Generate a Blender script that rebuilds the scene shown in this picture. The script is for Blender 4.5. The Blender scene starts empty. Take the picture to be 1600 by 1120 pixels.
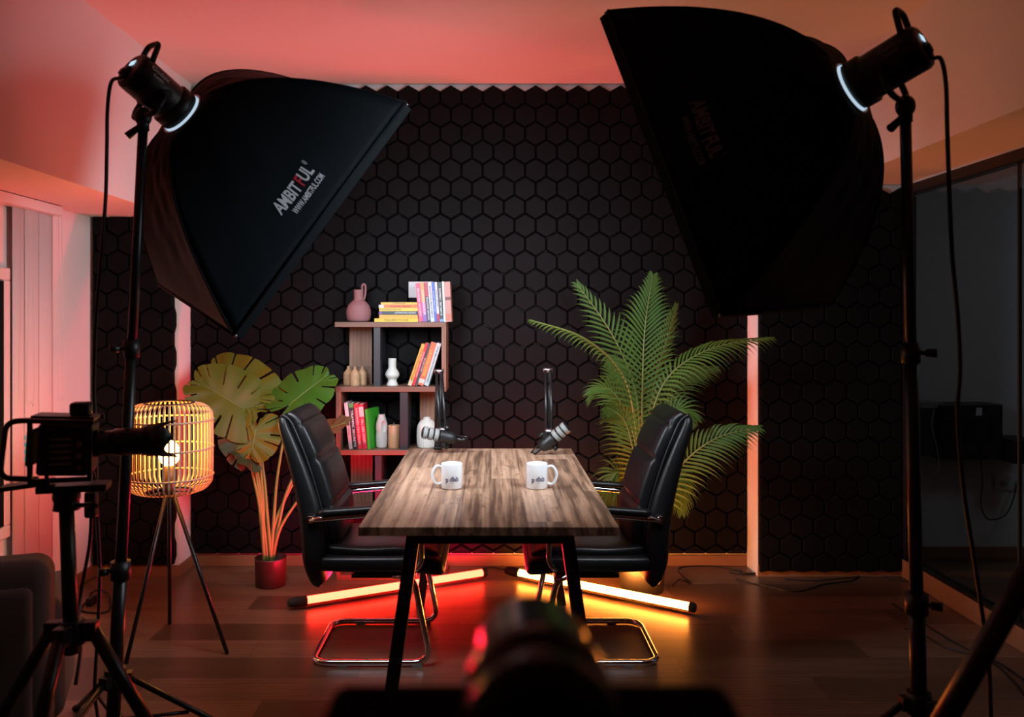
import bpy, math, random
from mathutils import Vector, Matrix, Euler
random.seed(7)
PI = math.pi
S = bpy.context.scene
COL = S.collection

# ------------------------------------------------------------------ camera, world, exposure, big lights
CAMZ = 1.388
cam_data = bpy.data.cameras.new('camera'); cam = bpy.data.objects.new('camera', cam_data); COL.objects.link(cam)
cam.location = (0, 0, CAMZ); cam.rotation_euler = (PI/2, 0, 0)
cam_data.sensor_width = 36; cam_data.lens = 29.25
cam_data.shift_x = 31/1600; cam_data.shift_y = -60/1600
cam_data.clip_start = 0.05
cam_data.dof.use_dof = True; cam_data.dof.focus_distance = 3.6; cam_data.dof.aperture_fstop = 2.5
cam_data.dof.aperture_blades = 9
S.camera = cam
S.view_settings.view_transform = 'Standard'; S.view_settings.look = 'None'
S.view_settings.exposure = 0.0; S.view_settings.gamma = 1.0; S.view_settings.use_curve_mapping = False
W = bpy.data.worlds.new('world'); S.world = W; W.use_nodes = True
W.node_tree.nodes['Background'].inputs[0].default_value = (0.25, 0.3, 0.4, 1)
W.node_tree.nodes['Background'].inputs[1].default_value = 0.01
SOFT_L, SOFT_R = 18.0, 16.5   # watts of the two softboxes
DIFFUSER = 0.8            # radiance of the two softbox diffusers
RED_UP, ORANGE_UP = 37.0, 17.0       # watts thrown upwards by the two light tubes
RED_CORE, ORANGE_CORE = 45.0, 50.0   # radiance of the tubes themselves
BULB = 36.0

def wx(u, d): return (u-769)*d/1300
def wz(v, d): return CAMZ-(v-500)*d/1300
def at(u, v, d): return Vector((wx(u, d), d, wz(v, d)))
def on_floor(u, v, z=0.0):
    d = 1300*(CAMZ-z)/(v-500); return Vector((wx(u, d), d, z))

# ------------------------------------------------------------------ materials
def mat(name, col, rough=0.5, metal=0.0, spec=0.5, emit=None, es=0.0, bump=0.0, bscale=60.0, coat=0.0, var=0.0, vscale=4.0, sheen=0.0):
    m = bpy.data.materials.new(name); m.use_nodes = True
    nt = m.node_tree; b = nt.nodes['Principled BSDF']
    b.inputs['Base Color'].default_value = (*col, 1)
    b.inputs['Roughness'].default_value = rough; b.inputs['Metallic'].default_value = metal
    b.inputs['Specular IOR Level'].default_value = spec
    b.inputs['Coat Weight'].default_value = coat
    if sheen: b.inputs['Sheen Weight'].default_value = sheen
    if emit:
        b.inputs['Emission Color'].default_value = (*emit, 1); b.inputs['Emission Strength'].default_value = es
    if bump or var:
        tc = nt.nodes.new('ShaderNodeTexCoord')
    if bump:
        n = nt.nodes.new('ShaderNodeTexNoise'); n.inputs['Scale'].default_value = bscale; n.inputs['Detail'].default_value = 4
        bp = nt.nodes.new('ShaderNodeBump'); bp.inputs['Strength'].default_value = bump; bp.inputs['Distance'].default_value = 0.01
        nt.links.new(tc.outputs['Object'], n.inputs['Vector']); nt.links.new(n.outputs['Fac'], bp.inputs['Height'])
        nt.links.new(bp.outputs[0], b.inputs['Normal'])
    if var:
        n2 = nt.nodes.new('ShaderNodeTexNoise'); n2.inputs['Scale'].default_value = vscale; n2.inputs['Detail'].default_value = 3
        nt.links.new(tc.outputs['Object'], n2.inputs['Vector'])
        mx = nt.nodes.new('ShaderNodeMix'); mx.data_type = 'RGBA'
        mx.inputs[6].default_value = (*[c*(1-var) for c in col], 1); mx.inputs[7].default_value = (*[min(1, c*(1+var)) for c in col], 1)
        nt.links.new(n2.outputs['Fac'], mx.inputs[0]); nt.links.new(mx.outputs[2], b.inputs['Base Color'])
    return m

def wood(name, c1, c2, c3, axis='Y', plank=(0.2, 0.9), rough=0.4, grain=1.0, spec=0.4, groove=0.0, across_f=9.0, along_f=1.3, crack=False, fine=0.25):
    """grain runs along AXIS; planks of plank[0] wide and plank[1] long with their own tone"""
    m = bpy.data.materials.new(name); m.use_nodes = True
    nt = m.node_tree; N = nt.nodes; L = nt.links; b = N['Principled BSDF']
    b.inputs['Roughness'].default_value = rough; b.inputs['Specular IOR Level'].default_value = spec
    tc = N.new('ShaderNodeTexCoord'); sp = N.new('ShaderNodeSeparateXYZ'); L.new(tc.outputs['Object'], sp.inputs[0])
    def math_(op, a, bb=None):
        n = N.new('ShaderNodeMath'); n.operation = op
        for i, v in enumerate((a, bb)):
            if v is None: continue
            if isinstance(v, (int, float)): n.inputs[i].default_value = v
            else: L.new(v, n.inputs[i])
        return n.outputs[0]
    along, across, other = {'Y': ('Y', 'X', 'Z'), 'X': ('X', 'Y', 'Z'), 'Z': ('Z', 'X', 'Y')}[axis]
    ac = math_('DIVIDE', sp.outputs[across], plank[0]); row = math_('FLOOR', ac)
    off = math_('MULTIPLY', math_('FRACT', math_('MULTIPLY', row, 0.377)), 1.0)
    al = math_('ADD', math_('DIVIDE', sp.outputs[along], plank[1]), off); cell = math_('FLOOR', al)
    cb = N.new('ShaderNodeCombineXYZ'); L.new(row, cb.inputs[0]); L.new(cell, cb.inputs[1])
    wn = N.new('ShaderNodeTexWhiteNoise'); wn.noise_dimensions = '3D'; L.new(cb.outputs[0], wn.inputs['Vector'])
    g = N.new('ShaderNodeCombineXYZ')
    L.new(math_('ADD', math_('MULTIPLY', sp.outputs[across], across_f*1.0), math_('MULTIPLY', wn.outputs['Value'], 40.0)), g.inputs[0])
    L.new(math_('MULTIPLY', sp.outputs[along], along_f), g.inputs[1]); L.new(math_('MULTIPLY', sp.outputs[other], 4.0), g.inputs[2])
    n1 = N.new('ShaderNodeTexNoise'); n1.inputs['Scale'].default_value = 1.0; n1.inputs['Detail'].default_value = 5; n1.inputs['Distortion'].default_value = 1.2
    L.new(g.outputs[0], n1.inputs['Vector'])
    wv = N.new('ShaderNodeTexWave'); wv.inputs['Scale'].default_value = 1.6; wv.inputs['Distortion'].default_value = 7; wv.inputs['Detail'].default_value = 3
    L.new(g.outputs[0], wv.inputs['Vector'])
    n3 = N.new('ShaderNodeTexNoise'); n3.inputs['Scale'].default_value = 1.0; n3.inputs['Detail'].default_value = 6
    g3 = N.new('ShaderNodeVectorMath'); g3.operation = 'MULTIPLY'; g3.inputs[1].default_value = (81/across_f, 2.2, 9); L.new(g.outputs[0], g3.inputs[0]); L.new(g3.outputs[0], n3.inputs['Vector'])
    f = math_('ADD', math_('MULTIPLY', n1.outputs['Fac'], 0.62*grain), math_('MULTIPLY', wv.outputs['Fac'], 0.2*grain))
    f = math_('ADD', f, math_('MULTIPLY', math_('SUBTRACT', n3.outputs['Fac'], 0.5-0.125/max(fine, 0.1)), fine*grain))
    f = math_('ADD', f, math_('SUBTRACT', math_('MULTIPLY', wn.outputs['Value'], 0.42), 0.22))
    r = N.new('ShaderNodeValToRGB'); L.new(f, r.inputs[0])
    e = r.color_ramp.elements; e[0].position = 0.30; e[0].color = (*c1, 1); e[1].position = 0.78; e[1].color = (*c3, 1)
    k = e.new(0.52); k.color = (*c2, 1)
    out = r.outputs[0]
    if crack:
        n4 = N.new('ShaderNodeTexNoise'); n4.inputs['Scale'].default_value = 2.3; n4.inputs['Detail'].default_value = 4; n4.inputs['Distortion'].default_value = 1.5
        L.new(g.outputs[0], n4.inputs['Vector'])
        ck = math_('LESS_THAN', math_('ABSOLUTE', math_('SUBTRACT', n4.outputs['Fac'], 0.5)), 0.0045)
        m4 = N.new('ShaderNodeMix'); m4.data_type = 'RGBA'; L.new(math_('MULTIPLY', ck, 0.6), m4.inputs[0]); L.new(out, m4.inputs[6]); m4.inputs[7].default_value = (*[c*0.5 for c in c1], 1)
        out = m4.outputs[2]
    if groove:
        da = math_('ABSOLUTE', math_('SUBTRACT', math_('FRACT', ac), 0.5)); dl = math_('ABSOLUTE', math_('SUBTRACT', math_('FRACT', al), 0.5))
        ga = math_('GREATER_THAN', da, 0.5-groove/plank[0]); gl = math_('GREATER_THAN', dl, 0.5-groove/plank[1])
        gg = math_('MAXIMUM', ga, gl)
        mx = N.new('ShaderNodeMix'); mx.data_type = 'RGBA'; L.new(math_('MULTIPLY', gg, 0.55), mx.inputs[0]); L.new(out, mx.inputs[6]); mx.inputs[7].default_value = (*[c*0.4 for c in c1], 1)
        out = mx.outputs[2]
    L.new(out, b.inputs['Base Color'])
    bp = N.new('ShaderNodeBump'); bp.inputs['Strength'].default_value = 0.06; bp.inputs['Distance'].default_value = 0.01
    L.new(f, bp.inputs['Height']); L.new(bp.outputs[0], b.inputs['Normal'])
    return m

def leafmat(name, c1, c2, back, scale=9.0, transl=0.25):
    m = bpy.data.materials.new(name); m.use_nodes = True
    nt = m.node_tree; N = nt.nodes; L = nt.links; b = N['Principled BSDF']
    tc = N.new('ShaderNodeTexCoord'); n = N.new('ShaderNodeTexNoise'); n.inputs['Scale'].default_value = scale; n.inputs['Detail'].default_value = 3
    L.new(tc.outputs['Object'], n.inputs['Vector'])
    mx = N.new('ShaderNodeMix'); mx.data_type = 'RGBA'; mx.inputs[6].default_value = (*c1, 1); mx.inputs[7].default_value = (*c2, 1); L.new(n.outputs['Fac'], mx.inputs[0])
    L.new(mx.outputs[2], b.inputs['Base Color']); b.inputs['Roughness'].default_value = 0.5; b.inputs['Specular IOR Level'].default_value = 0.25
    t = N.new('ShaderNodeBsdfTranslucent'); t.inputs[0].default_value = (*back, 1)
    ms = N.new('ShaderNodeMixShader'); ms.inputs[0].default_value = transl
    L.new(b.outputs[0], ms.inputs[1]); L.new(t.outputs[0], ms.inputs[2]); L.new(ms.outputs[0], N['Material Output'].inputs[0])
    return m

def glassmat(name, tint=(0.75, 0.78, 0.78), refl=0.08):
    m = bpy.data.materials.new(name); m.use_nodes = True
    nt = m.node_tree; N = nt.nodes; L = nt.links; N.remove(N['Principled BSDF'])
    t = N.new('ShaderNodeBsdfTransparent'); t.inputs[0].default_value = (*tint, 1)
    g = N.new('ShaderNodeBsdfGlossy'); g.inputs['Roughness'].default_value = 0.02; g.inputs[0].default_value = (0.9, 0.9, 0.9, 1)
    lw = N.new('ShaderNodeLayerWeight'); lw.inputs[0].default_value = 0.5
    pw = N.new('ShaderNodeMath'); pw.operation = 'POWER'; pw.inputs[1].default_value = 5; L.new(lw.outputs['Facing'], pw.inputs[0])
    ma = N.new('ShaderNodeMath'); ma.operation = 'MULTIPLY_ADD'; ma.inputs[1].default_value = 0.9; ma.inputs[2].default_value = 0.045; L.new(pw.outputs[0], ma.inputs[0])
    ms = N.new('ShaderNodeMixShader'); L.new(ma.outputs[0], ms.inputs[0]); L.new(t.outputs[0], ms.inputs[1]); L.new(g.outputs[0], ms.inputs[2])
    L.new(ms.outputs[0], N['Material Output'].inputs[0])
    return m

M = {}
M['plaster'] = mat('white_plaster', (0.78, 0.77, 0.75), 0.85, bump=0.05, bscale=120)
M['ceiling'] = mat('ceiling_paint', (0.70, 0.69, 0.68), 0.9)
M['tile'] = mat('black_foam_tile', (0.0062, 0.0056, 0.0063), 0.6, spec=0.07, bump=0.08, bscale=90, var=0.25, vscale=3)
M['floor'] = wood('oak_laminate', (0.10, 0.052, 0.03), (0.19, 0.10, 0.06), (0.27, 0.155, 0.095), 'X', (0.19, 1.28), 0.33, 0.75, 0.45, groove=0.0016)
M['skirt'] = wood('skirting_wood', (0.24, 0.12, 0.06), (0.36, 0.19, 0.11), (0.45, 0.26, 0.16), 'X', (5, 3), 0.4, 0.5)
M['walnut'] = wood('walnut_top', (0.15, 0.085, 0.055), (0.39, 0.23, 0.145), (0.58, 0.37, 0.245), 'Y', (0.115, 1.9), 0.36, 1.0, 0.45, across_f=3.4, along_f=1.1, crack=True, fine=0.9)
M['shelfwood'] = wood('brown_veneer', (0.14, 0.075, 0.05), (0.2, 0.11, 0.075), (0.27, 0.16, 0.11), 'X', (2, 3), 0.45, 0.8)
M['shelfwood_up'] = wood('brown_veneer_upright', (0.12, 0.066, 0.045), (0.19, 0.105, 0.07), (0.26, 0.15, 0.1), 'Z', (2, 3), 0.45, 0.9)
M['shelfblack'] = mat('black_board', (0.02, 0.023, 0.027), 0.45)
M['blackmetal'] = mat('black_metal', (0.006, 0.006, 0.0065), 0.38, spec=0.5)
M['blackplastic'] = mat('black_plastic', (0.006, 0.006, 0.0065), 0.45)
M['blackgloss'] = mat('black_gloss_plastic', (0.005, 0.005, 0.006), 0.2)
M['rubber'] = mat('black_rubber', (0.01, 0.01, 0.01), 0.7)
M['cable'] = mat('cable_rubber', (0.008, 0.008, 0.009), 0.5)
M['leather'] = mat('black_leather', (0.006, 0.006, 0.0065), 0.38, spec=0.42, bump=0.12, bscale=28)
M['chrome'] = mat('chrome', (0.75, 0.76, 0.8), 0.09, 1.0)
M['steel'] = mat('brushed_steel', (0.5, 0.5, 0.52), 0.3, 1.0)
M['softfabric'] = mat('black_nylon', (0.006, 0.0095, 0.013), 0.6, spec=0.09, bump=0.35, bscale=7)
M['diffL'] = mat('diffuser_left', (0.8, 0.8, 0.8), 0.8, emit=(0.80, 0.92, 1.0), es=DIFFUSER)
M['diffR'] = mat('diffuser_right', (0.8, 0.8, 0.8), 0.8, emit=(0.80, 0.92, 1.0), es=DIFFUSER)
M['ringglow'] = mat('ring_leak_glow', (0.7, 0.7, 0.7), 0.4, emit=(0.62, 0.82, 1.0), es=0.75)  # light leaking past the speed ring, put in as emission
M['ringmetal'] = mat('ring_metal', (0.3, 0.33, 0.36), 0.3, 1.0)
M['display'] = mat('status_display', (0.1, 0.1, 0.1), 0.3, emit=(0.6, 0.85, 1.0), es=0.9)
M['print'] = mat('silver_print', (0.62, 0.66, 0.7), 0.4)
M['printshaded'] = mat('silver_print_shaded', (0.16, 0.17, 0.18), 0.4)  # silver print with the right softbox's shade put into its colour
M['printred'] = mat('red_print', (0.5, 0.02, 0.04), 0.4)
M['red_tube'] = mat('red_tube', (0.5, 0.1, 0.1), 0.4, emit=(1.0, 0.018, 0.008), es=RED_CORE)
M['orange_tube'] = mat('orange_tube', (0.5, 0.3, 0.1), 0.4, emit=(1.0, 0.27, 0.035), es=ORANGE_CORE)
M['ceramic'] = mat('white_ceramic', (0.82, 0.83, 0.84), 0.14, coat=0.3)
M['matwhite'] = mat('matt_white_ceramic', (0.52, 0.52, 0.48), 0.6, bump=0.05)
M['greystone'] = mat('stone_grey_ceramic', (0.42, 0.41, 0.385), 0.7, var=0.12, vscale=30)
M['pinkclay'] = mat('dusty_pink_clay', (0.27, 0.115, 0.12), 0.75, bump=0.1, bscale=60)
M['tanclay'] = mat('marbled_tan_clay', (0.40, 0.235, 0.125), 0.5, var=0.35, vscale=45)
M['wax'] = mat('beige_wax', (0.46, 0.25, 0.135), 0.5)
M['navy'] = mat('navy_ink', (0.015, 0.02, 0.09), 0.4)
M['rattan'] = mat('rattan', (0.62, 0.42, 0.27), 0.5, bump=0.1, bscale=80, var=0.15, vscale=30)
M['bulb'] = mat('glowing_bulb', (1, 0.8, 0.4), 0.4, emit=(1.0, 0.46, 0.08), es=BULB)
M['socket'] = mat('brown_socket', (0.12, 0.07, 0.04), 0.4)
M['sofa'] = mat('brown_sofa_fabric', (0.055, 0.024, 0.016), 0.9, bump=0.25, bscale=220, sheen=0.1)
M['blind'] = mat('white_blind_fabric', (0.74, 0.71, 0.70), 0.85, bump=0.04, bscale=200)
M['pvc'] = mat('white_pvc', (0.78, 0.77, 0.76), 0.35)
M['nightglass'] = mat('dark_window_glass', (0.30, 0.33, 0.32), 0.3)
M['glass'] = glassmat('partition_glass')
M['pot'] = mat('dark_pot', (0.05, 0.012, 0.012), 0.4)
M['soil'] = mat('soil', (0.02, 0.014, 0.01), 0.95, bump=0.6, bscale=70)
M['stem'] = mat('plant_stem', (0.16, 0.19, 0.045), 0.45, var=0.4, vscale=9)
M['trunk'] = mat('palm_trunk', (0.11, 0.075, 0.035), 0.8, bump=0.5, bscale=40)
M['monstera'] = leafmat('monstera_lamplit_leaf', (0.04, 0.09, 0.005), (0.17, 0.125, 0.008), (0.3, 0.18, 0.015), 6.0, 0.18)  # warm lamp light on these leaves put into the leaf colour
M['monsteragreen'] = leafmat('monstera_green_leaf', (0.02, 0.085, 0.006), (0.05, 0.13, 0.01), (0.1, 0.2, 0.02), 6.0, 0.15)
M['monsteradark'] = leafmat('monstera_dark_leaf', (0.035, 0.055, 0.022), (0.07, 0.07, 0.03), (0.12, 0.08, 0.03), 9.0)
M['palm'] = leafmat('palm_leaf', (0.035, 0.10, 0.018), (0.10, 0.17, 0.025), (0.14, 0.16, 0.02), 5.0, 0.15)
M['paper'] = mat('page_paper', (0.72, 0.68, 0.6), 0.9)
M['greyband'] = mat('grey_grille', (0.24, 0.24, 0.225), 0.55, bump=0.3, bscale=400)
M['socketplate'] = mat('white_socket_plate', (0.5, 0.5, 0.52), 0.4)
M['grey'] = mat('mid_grey_plastic', (0.25, 0.25, 0.26), 0.5)
M['partwall'] = mat('side_room_paint', (0.6, 0.62, 0.64), 0.85)
M['fgblack'] = mat('deep_black_plastic', (0.0015, 0.0015, 0.0015), 0.9, spec=0.05)
M['tilelens'] = mat('coated_glass', (0.01, 0.01, 0.014), 0.06, coat=0.6)
_cm = {}
def cmat(c, rough=0.42):
    k = tuple(round(x, 3) for x in c)
    if k not in _cm: _cm[k] = mat('cover_%d' % len(_cm), tuple(v*0.72 for v in c), rough)
    return _cm[k]

# ------------------------------------------------------------------ mesh builder
def frame(axis):
    a = Vector(axis).normalized(); h = Vector((0, 0, 1)) if abs(a.z) < 0.9 else Vector((1, 0, 0))
    x = h.cross(a).normalized(); return x, a.cross(x).normalized(), a
class MB:
    def __init__(s): s.v = []; s.f = []; s.sm = []
    def add(s, vs, fs, sm=False):
        o = len(s.v); s.v += [Vector(p) for p in vs]; s.f += [tuple(i+o for i in f) for f in fs]; s.sm += [sm]*len(fs); return s
    def box(s, c, d, R=None):
        vs = [Vector((x*d[0]/2, y*d[1]/2, z*d[2]/2)) for x in (-1, 1) for y in (-1, 1) for z in (-1, 1)]
        if R is not None: vs = [R @ v for v in vs]
        return s.add([v+Vector(c) for v in vs], [(0, 1, 3, 2), (4, 6, 7, 5), (0, 4, 5, 1), (2, 3, 7, 6), (0, 2, 6, 4), (1, 5, 7, 3)])
    def bx(s, x0, x1, y0, y1, z0, z1): return s.box(((x0+x1)/2, (y0+y1)/2, (z0+z1)/2), (x1-x0, y1-y0, z1-z0))
    def rings(s, rs, cap=True, sm=True, close=False):
        n = len(rs[0]); o = len(s.v)
        for r in rs: s.v += [Vector(p) for p in r]
        m = len(rs)
        for i in range(m if close else m-1):
            for j in range(n):
                a = o+i*n+j; b = o+i*n+(j+1) % n; c = o+((i+1) % m)*n+(j+1) % n; d = o+((i+1) % m)*n+j
                s.f.append((a, b, c, d)); s.sm.append(sm)
        if cap and not close:
            s.f.append(tuple(o+j for j in reversed(range(n)))); s.sm.append(False)
            s.f.append(tuple(o+(m-1)*n+j for j in range(n))); s.sm.append(False)
        return s
    def cyl(s, p0, p1, r0, r1=None, n=20, cap=True):
        r1 = r0 if r1 is None else r1; p0 = Vector(p0); p1 = Vector(p1); x, y, a = frame(p1-p0)
        return s.rings([[p+(x*math.cos(2*PI*k/n)+y*math.sin(2*PI*k/n))*r for k in range(n)] for p, r in ((p0, r0), (p1, r1))], cap)
    def lathe(s, prof, c=(0, 0, 0), axis=(0, 0, 1), n=32, cap=True, flute=0.0, nf=0):
        x, y, a = frame(axis); c = Vector(c)
        rs = []
        for r, h in prof:
            rs.append([c+a*h+(x*math.cos(2*PI*k/n)+y*math.sin(2*PI*k/n))*max(r, 1e-4)*(1+(flute*math.cos(nf*2*PI*k/n) if nf else 0)) for k in range(n)])
        return s.rings(rs, cap)
    def tube(s, pts, r, n=10, cap=True, close=False, sub=0):
        P = [Vector(p) for p in pts]
        if sub: P = spline(P, sub, close)
        rs = []; m = len(P); prev = None
        for i, p in enumerate(P):
            if close: t = P[(i+1) % m]-P[i-1]
            else: t = P[min(i+1, m-1)]-P[max(i-1, 0)]
            t = t.normalized() if t.length > 1e-9 else Vector((0, 0, 1))
            if prev is None: x = frame(t)[0]
            else:
                x = prev-t*prev.dot(t); x = x.normalized() if x.length > 1e-6 else frame(t)[0]
            prev = x; y = t.cross(x); rr = r(i/(m-1)) if callable(r) else r
            rs.append([p+(x*math.cos(2*PI*k/n)+y*math.sin(2*PI*k/n))*rr for k in range(n)])
        return s.rings(rs, cap, True, close)
    def ell(s, c, d, R=None, n=20, m=12):
        rs = []
        for i in range(m+1):
            a = PI*i/m; z = -math.cos(a); r = max(math.sin(a), 1e-3)
            ring = [Vector((r*math.cos(2*PI*k/n)*d[0], r*math.sin(2*PI*k/n)*d[1], z*d[2])) for k in range(n)]
            rs.append([(R @ p if R is not None else p)+Vector(c) for p in ring])
        return s.rings(rs)
    def quad(s, *ps): return s.add(ps, [tuple(range(len(ps)))])
    def build(s, name, m, parent=None, bevel=0.0, seg=2, subsurf=0, local=False, solid=0.0):
        off = Vector((0, 0, 0))
        if parent is not None and not local:
            p = parent
            while p.parent: p = p.parent
            off = Vector(p.location)
        me = bpy.data.meshes.new(name); me.from_pydata([tuple(v-off) for v in s.v], [], s.f); me.polygons.foreach_set('use_smooth', s.sm); me.update()
        me.materials.append(M[m] if isinstance(m, str) else m)
        o = bpy.data.objects.new(name, me); COL.objects.link(o)
        if parent is not None: o.parent = parent
        if solid: q = o.modifiers.new('solid', 'SOLIDIFY'); q.thickness = solid; q.offset = 0
        if bevel: q = o.modifiers.new('bevel', 'BEVEL'); q.width = bevel; q.segments = seg; q.limit_method = 'ANGLE'; q.angle_limit = 0.6
        if subsurf: q = o.modifiers.new('subsurf', 'SUBSURF'); q.levels = subsurf; q.render_levels = subsurf
        return o
def spline(P, sub, close=False):
    out = []; m = len(P); R = range(m if close else m-1)
    for i in R:
        if close: a, b, c, d = P[i-1], P[i], P[(i+1) % m], P[(i+2) % m]
        else: a, b, c, d = P[max(i-1, 0)], P[i], P[i+1], P[min(i+2, m-1)]
        for k in range(sub):
            t = k/sub
            out.append(0.5*((2*b)+(c-a)*t+(2*a-5*b+4*c-d)*t*t+(3*b-a-3*c+d)*t*t*t))
    if not close: out.append(P[-1])
    return out
def fillet(P, r, n=6):
    P = [Vector(p) for p in P]; out = [P[0]]
    for i in range(1, len(P)-1):
        a, b, c = P[i-1], P[i], P[i+1]; u = (a-b); w = (c-b); q = min(r, u.length*0.49, w.length*0.49)
        p0 = b+u.normalized()*q; p1 = b+w.normalized()*q
        for k in range(n+1):
            t = k/n; out.append(p0*(1-t)**2+b*2*t*(1-t)+p1*t*t)
    out.append(P[-1]); return out

def tagit(o, label, cat, group=None, kind=None):
    if label: o['label'] = label
    if cat: o['category'] = cat
    if group: o['group'] = group
    if kind: o['kind'] = kind
    return o
def thing(name, label, cat, loc=(0, 0, 0), group=None, rz=0.0):
    o = bpy.data.objects.new(name, None); COL.objects.link(o); o.location = loc; o.rotation_euler = (0, 0, rz); o.empty_display_size = 0.05
    return tagit(o, label, cat, group)
def struct(o): o['kind'] = 'structure'; return o
def dup(root, loc, rz=0.0, label=None, group=None):
    def cp(o, par):
        c = o.copy(); COL.objects.link(c); c.parent = par
        for ch in kids(o): cp(ch, c)
        return c
    def kids(o): return [q for q in allobs if q.parent == o]
    allobs = list(COL.objects)
    r = cp(root, None); r.location = loc; r.rotation_euler = (0, 0, rz)
    if label: r['label'] = label
    if group: r['group'] = group
    return r
def text_mesh(txt, size, name='text', extr=0.0, align='CENTER', bold=0.0, xs=1.0):
    cu = bpy.data.curves.new(name, 'FONT'); cu.body = txt; cu.size = size; cu.align_x = align; cu.align_y = 'CENTER'; cu.extrude = extr; cu.offset = bold; cu.resolution_u = 3
    o = bpy.data.objects.new(name, cu); COL.objects.link(o)
    dg = bpy.context.evaluated_depsgraph_get(); dg.update()
    me = bpy.data.meshes.new_from_object(o.evaluated_get(dg)); bpy.data.objects.remove(o); bpy.data.curves.remove(cu)
    for v in me.vertices: v.co.x *= xs
    return me
def text_part(name, txt, size, m, parent, fn, bold=0.0, xs=1.0, align='CENTER'):
    """fn maps text (x, y) into the parent's coordinates"""
    me = text_mesh(txt, size, name, bold=bold, xs=xs, align=align)
    for v in me.vertices: v.co = fn(v.co.x, v.co.y)
    me.materials.clear(); me.materials.append(M[m] if isinstance(m, str) else m)
    o = bpy.data.objects.new(name, me); COL.objects.link(o); o.parent = parent; return o

# ------------------------------------------------------------------ room shell
CEIL = 2.72; YB = 4.71; YP = 4.51; XL = -2.17; XR = 2.24; XBL = -1.70; XBR = 1.83; XPR = 1.438; ZL = 1.945; ZR = 2.12; YF = -3.5
struct(MB().bx(XL-0.1, 4.6, YF-0.1, 5.1, -0.06, 0).build('floor', 'floor'))
struct(MB().bx(XL-0.1, 4.6, YF-0.1, 5.1, CEIL, CEIL+0.08).build('ceiling', 'ceiling'))
struct(MB().bx(XL-0.1, XR, YB, YB+0.1, 0, CEIL).build('wall_back', 'plaster'))
struct(MB().bx(XL, XBL, YP, YB, 0, ZL).build('wall_back_left', 'plaster'))
struct(MB().bx(XPR, XR, YP, YB, 0, CEIL).build('wall_back_right', 'plaster'))
struct(MB().bx(XL-0.1, XL, YF, YB, 0, CEIL).build('wall_left', 'plaster'))
struct(MB().bx(XL, XBL, YF, YB, ZL, CEIL).build('wall_upper_left', 'plaster'))
struct(MB().bx(XBR, XR+0.1, YF, YP, ZR, CEIL).build('wall_upper_right', 'plaster'))
struct(MB().bx(XL-0.1, 4.6, YF-0.1, YF, 0, CEIL).build('wall_front', 'plaster'))
# skirting
def skirt(name, x0, x1, y0, y1, h=0.062): struct(MB().bx(x0, x1, y0, y1, 0, h).build(name, 'skirt', bevel=0.003))
skirt('baseboard_back', XBL, XPR, YB-0.018, YB)
skirt('baseboard_back_left', XL+0.014, XBL+0.014, YP-0.014, YP)
skirt('baseboard_alcove', XBL, XBL+0.014, YP, YB-0.018)
skirt('baseboard_back_right', XPR, XR, YP-0.014, YP)
skirt('baseboard_left', XL, XL+0.014, YF, YP)
skirt('baseboard_right', XR-0.03, XR+0.05, YF, YP-0.014, 0.1)

def hexpanel(x0, x1, z0, z1, y, ph=0.0, ztop=None, th=0.03):
    p = 0.1196; R = p/math.sqrt(3); rowh = 1.5*R; mb = MB(); top = (ztop if ztop else z1)-R
    row = 0; z = top
    while z > z0-R*0.5:
        x = x0-p+ph+(p/2 if row % 2 else 0)
        while x < x1+p*0.6:
            if x > x0-p*0.35 and x < x1+p*0.35 and z > z0-R*0.45:
                rings = []
                for sc, yy in ((0.995, y), (0.985, y-th*0.5), (0.95, y-th*0.62), (0.895, y-th*0.97), (0.86, y-th)):
                    rings.append([Vector((min(max(x+sc*R*math.sin(PI/3*k), x0+(0.995-sc)*0.05), x1-(0.995-sc)*0.05), yy, max(z+sc*R*math.cos(PI/3*k), z0))) for k in range(6)])
                o = len(mb.v)
                for r in rings: mb.v += r
                for i in range(4):
                    for k in range(6): mb.f.append((o+i*6+k, o+i*6+(k+1) % 6, o+i*6+6+(k+1) % 6, o+i*6+6+k)); mb.sm.append(False)
                mb.f.append(tuple(o+24+k for k in range(6))); mb.sm.append(False)
            x += p
        z -= rowh; row += 1
    return mb
hexpanel(XBL+0.002, XPR-0.002, 0.075, CEIL-0.006, YB, 0.03).build('hexagonal_acoustic_tiles', 'tile', bpy.data.objects['wall_back'])
hexpanel(XL+0.012, XBL-0.01, 0.07, ZL-0.012, YP, 0.02, ZL+0.03).build('hexagonal_acoustic_tiles', 'tile', bpy.data.objects['wall_back_left'])
hexpanel(XPR+0.004, XR-0.032, 0.03, ZR-0.015, YP, 0.05).build('hexagonal_acoustic_tiles', 'tile', bpy.data.objects['wall_back_right'])

# glass partition on the right with the side room beyond it
fr = MB(); fr.bx(XR-0.03, XR+0.03, YF, YP-0.001, ZR-0.065, ZR-0.012)
fr.bx(XR-0.03, XR+0.03, YP-0.06, YP-0.001, 0.1, ZR-0.07); fr.bx(XR-0.03, XR+0.03, YF, YP, 0.1, 0.115)
wfr = struct(fr.build('window_1', 'blackmetal', bevel=0.003))
MB().bx(XR-0.005, XR+0.005, YF, 3.53, 0.115, ZR-0.066).build('glass_pane', 'glass', wfr)
MB().bx(XR-0.005, XR+0.005, 3.536, YP-0.061, 0.115, ZR-0.066).build('glass_pane', 'glass', wfr)
MB().bx(XR-0.007, XR+0.007, 3.528, 3.538, 0.115, ZR-0.066).build('glass_seal', 'rubber', wfr)
struct(MB().bx(XR-0.02, XR+0.02, YF, YP, ZR-0.012, ZR-0.0005).build('trim_1', 'pvc'))
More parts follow.
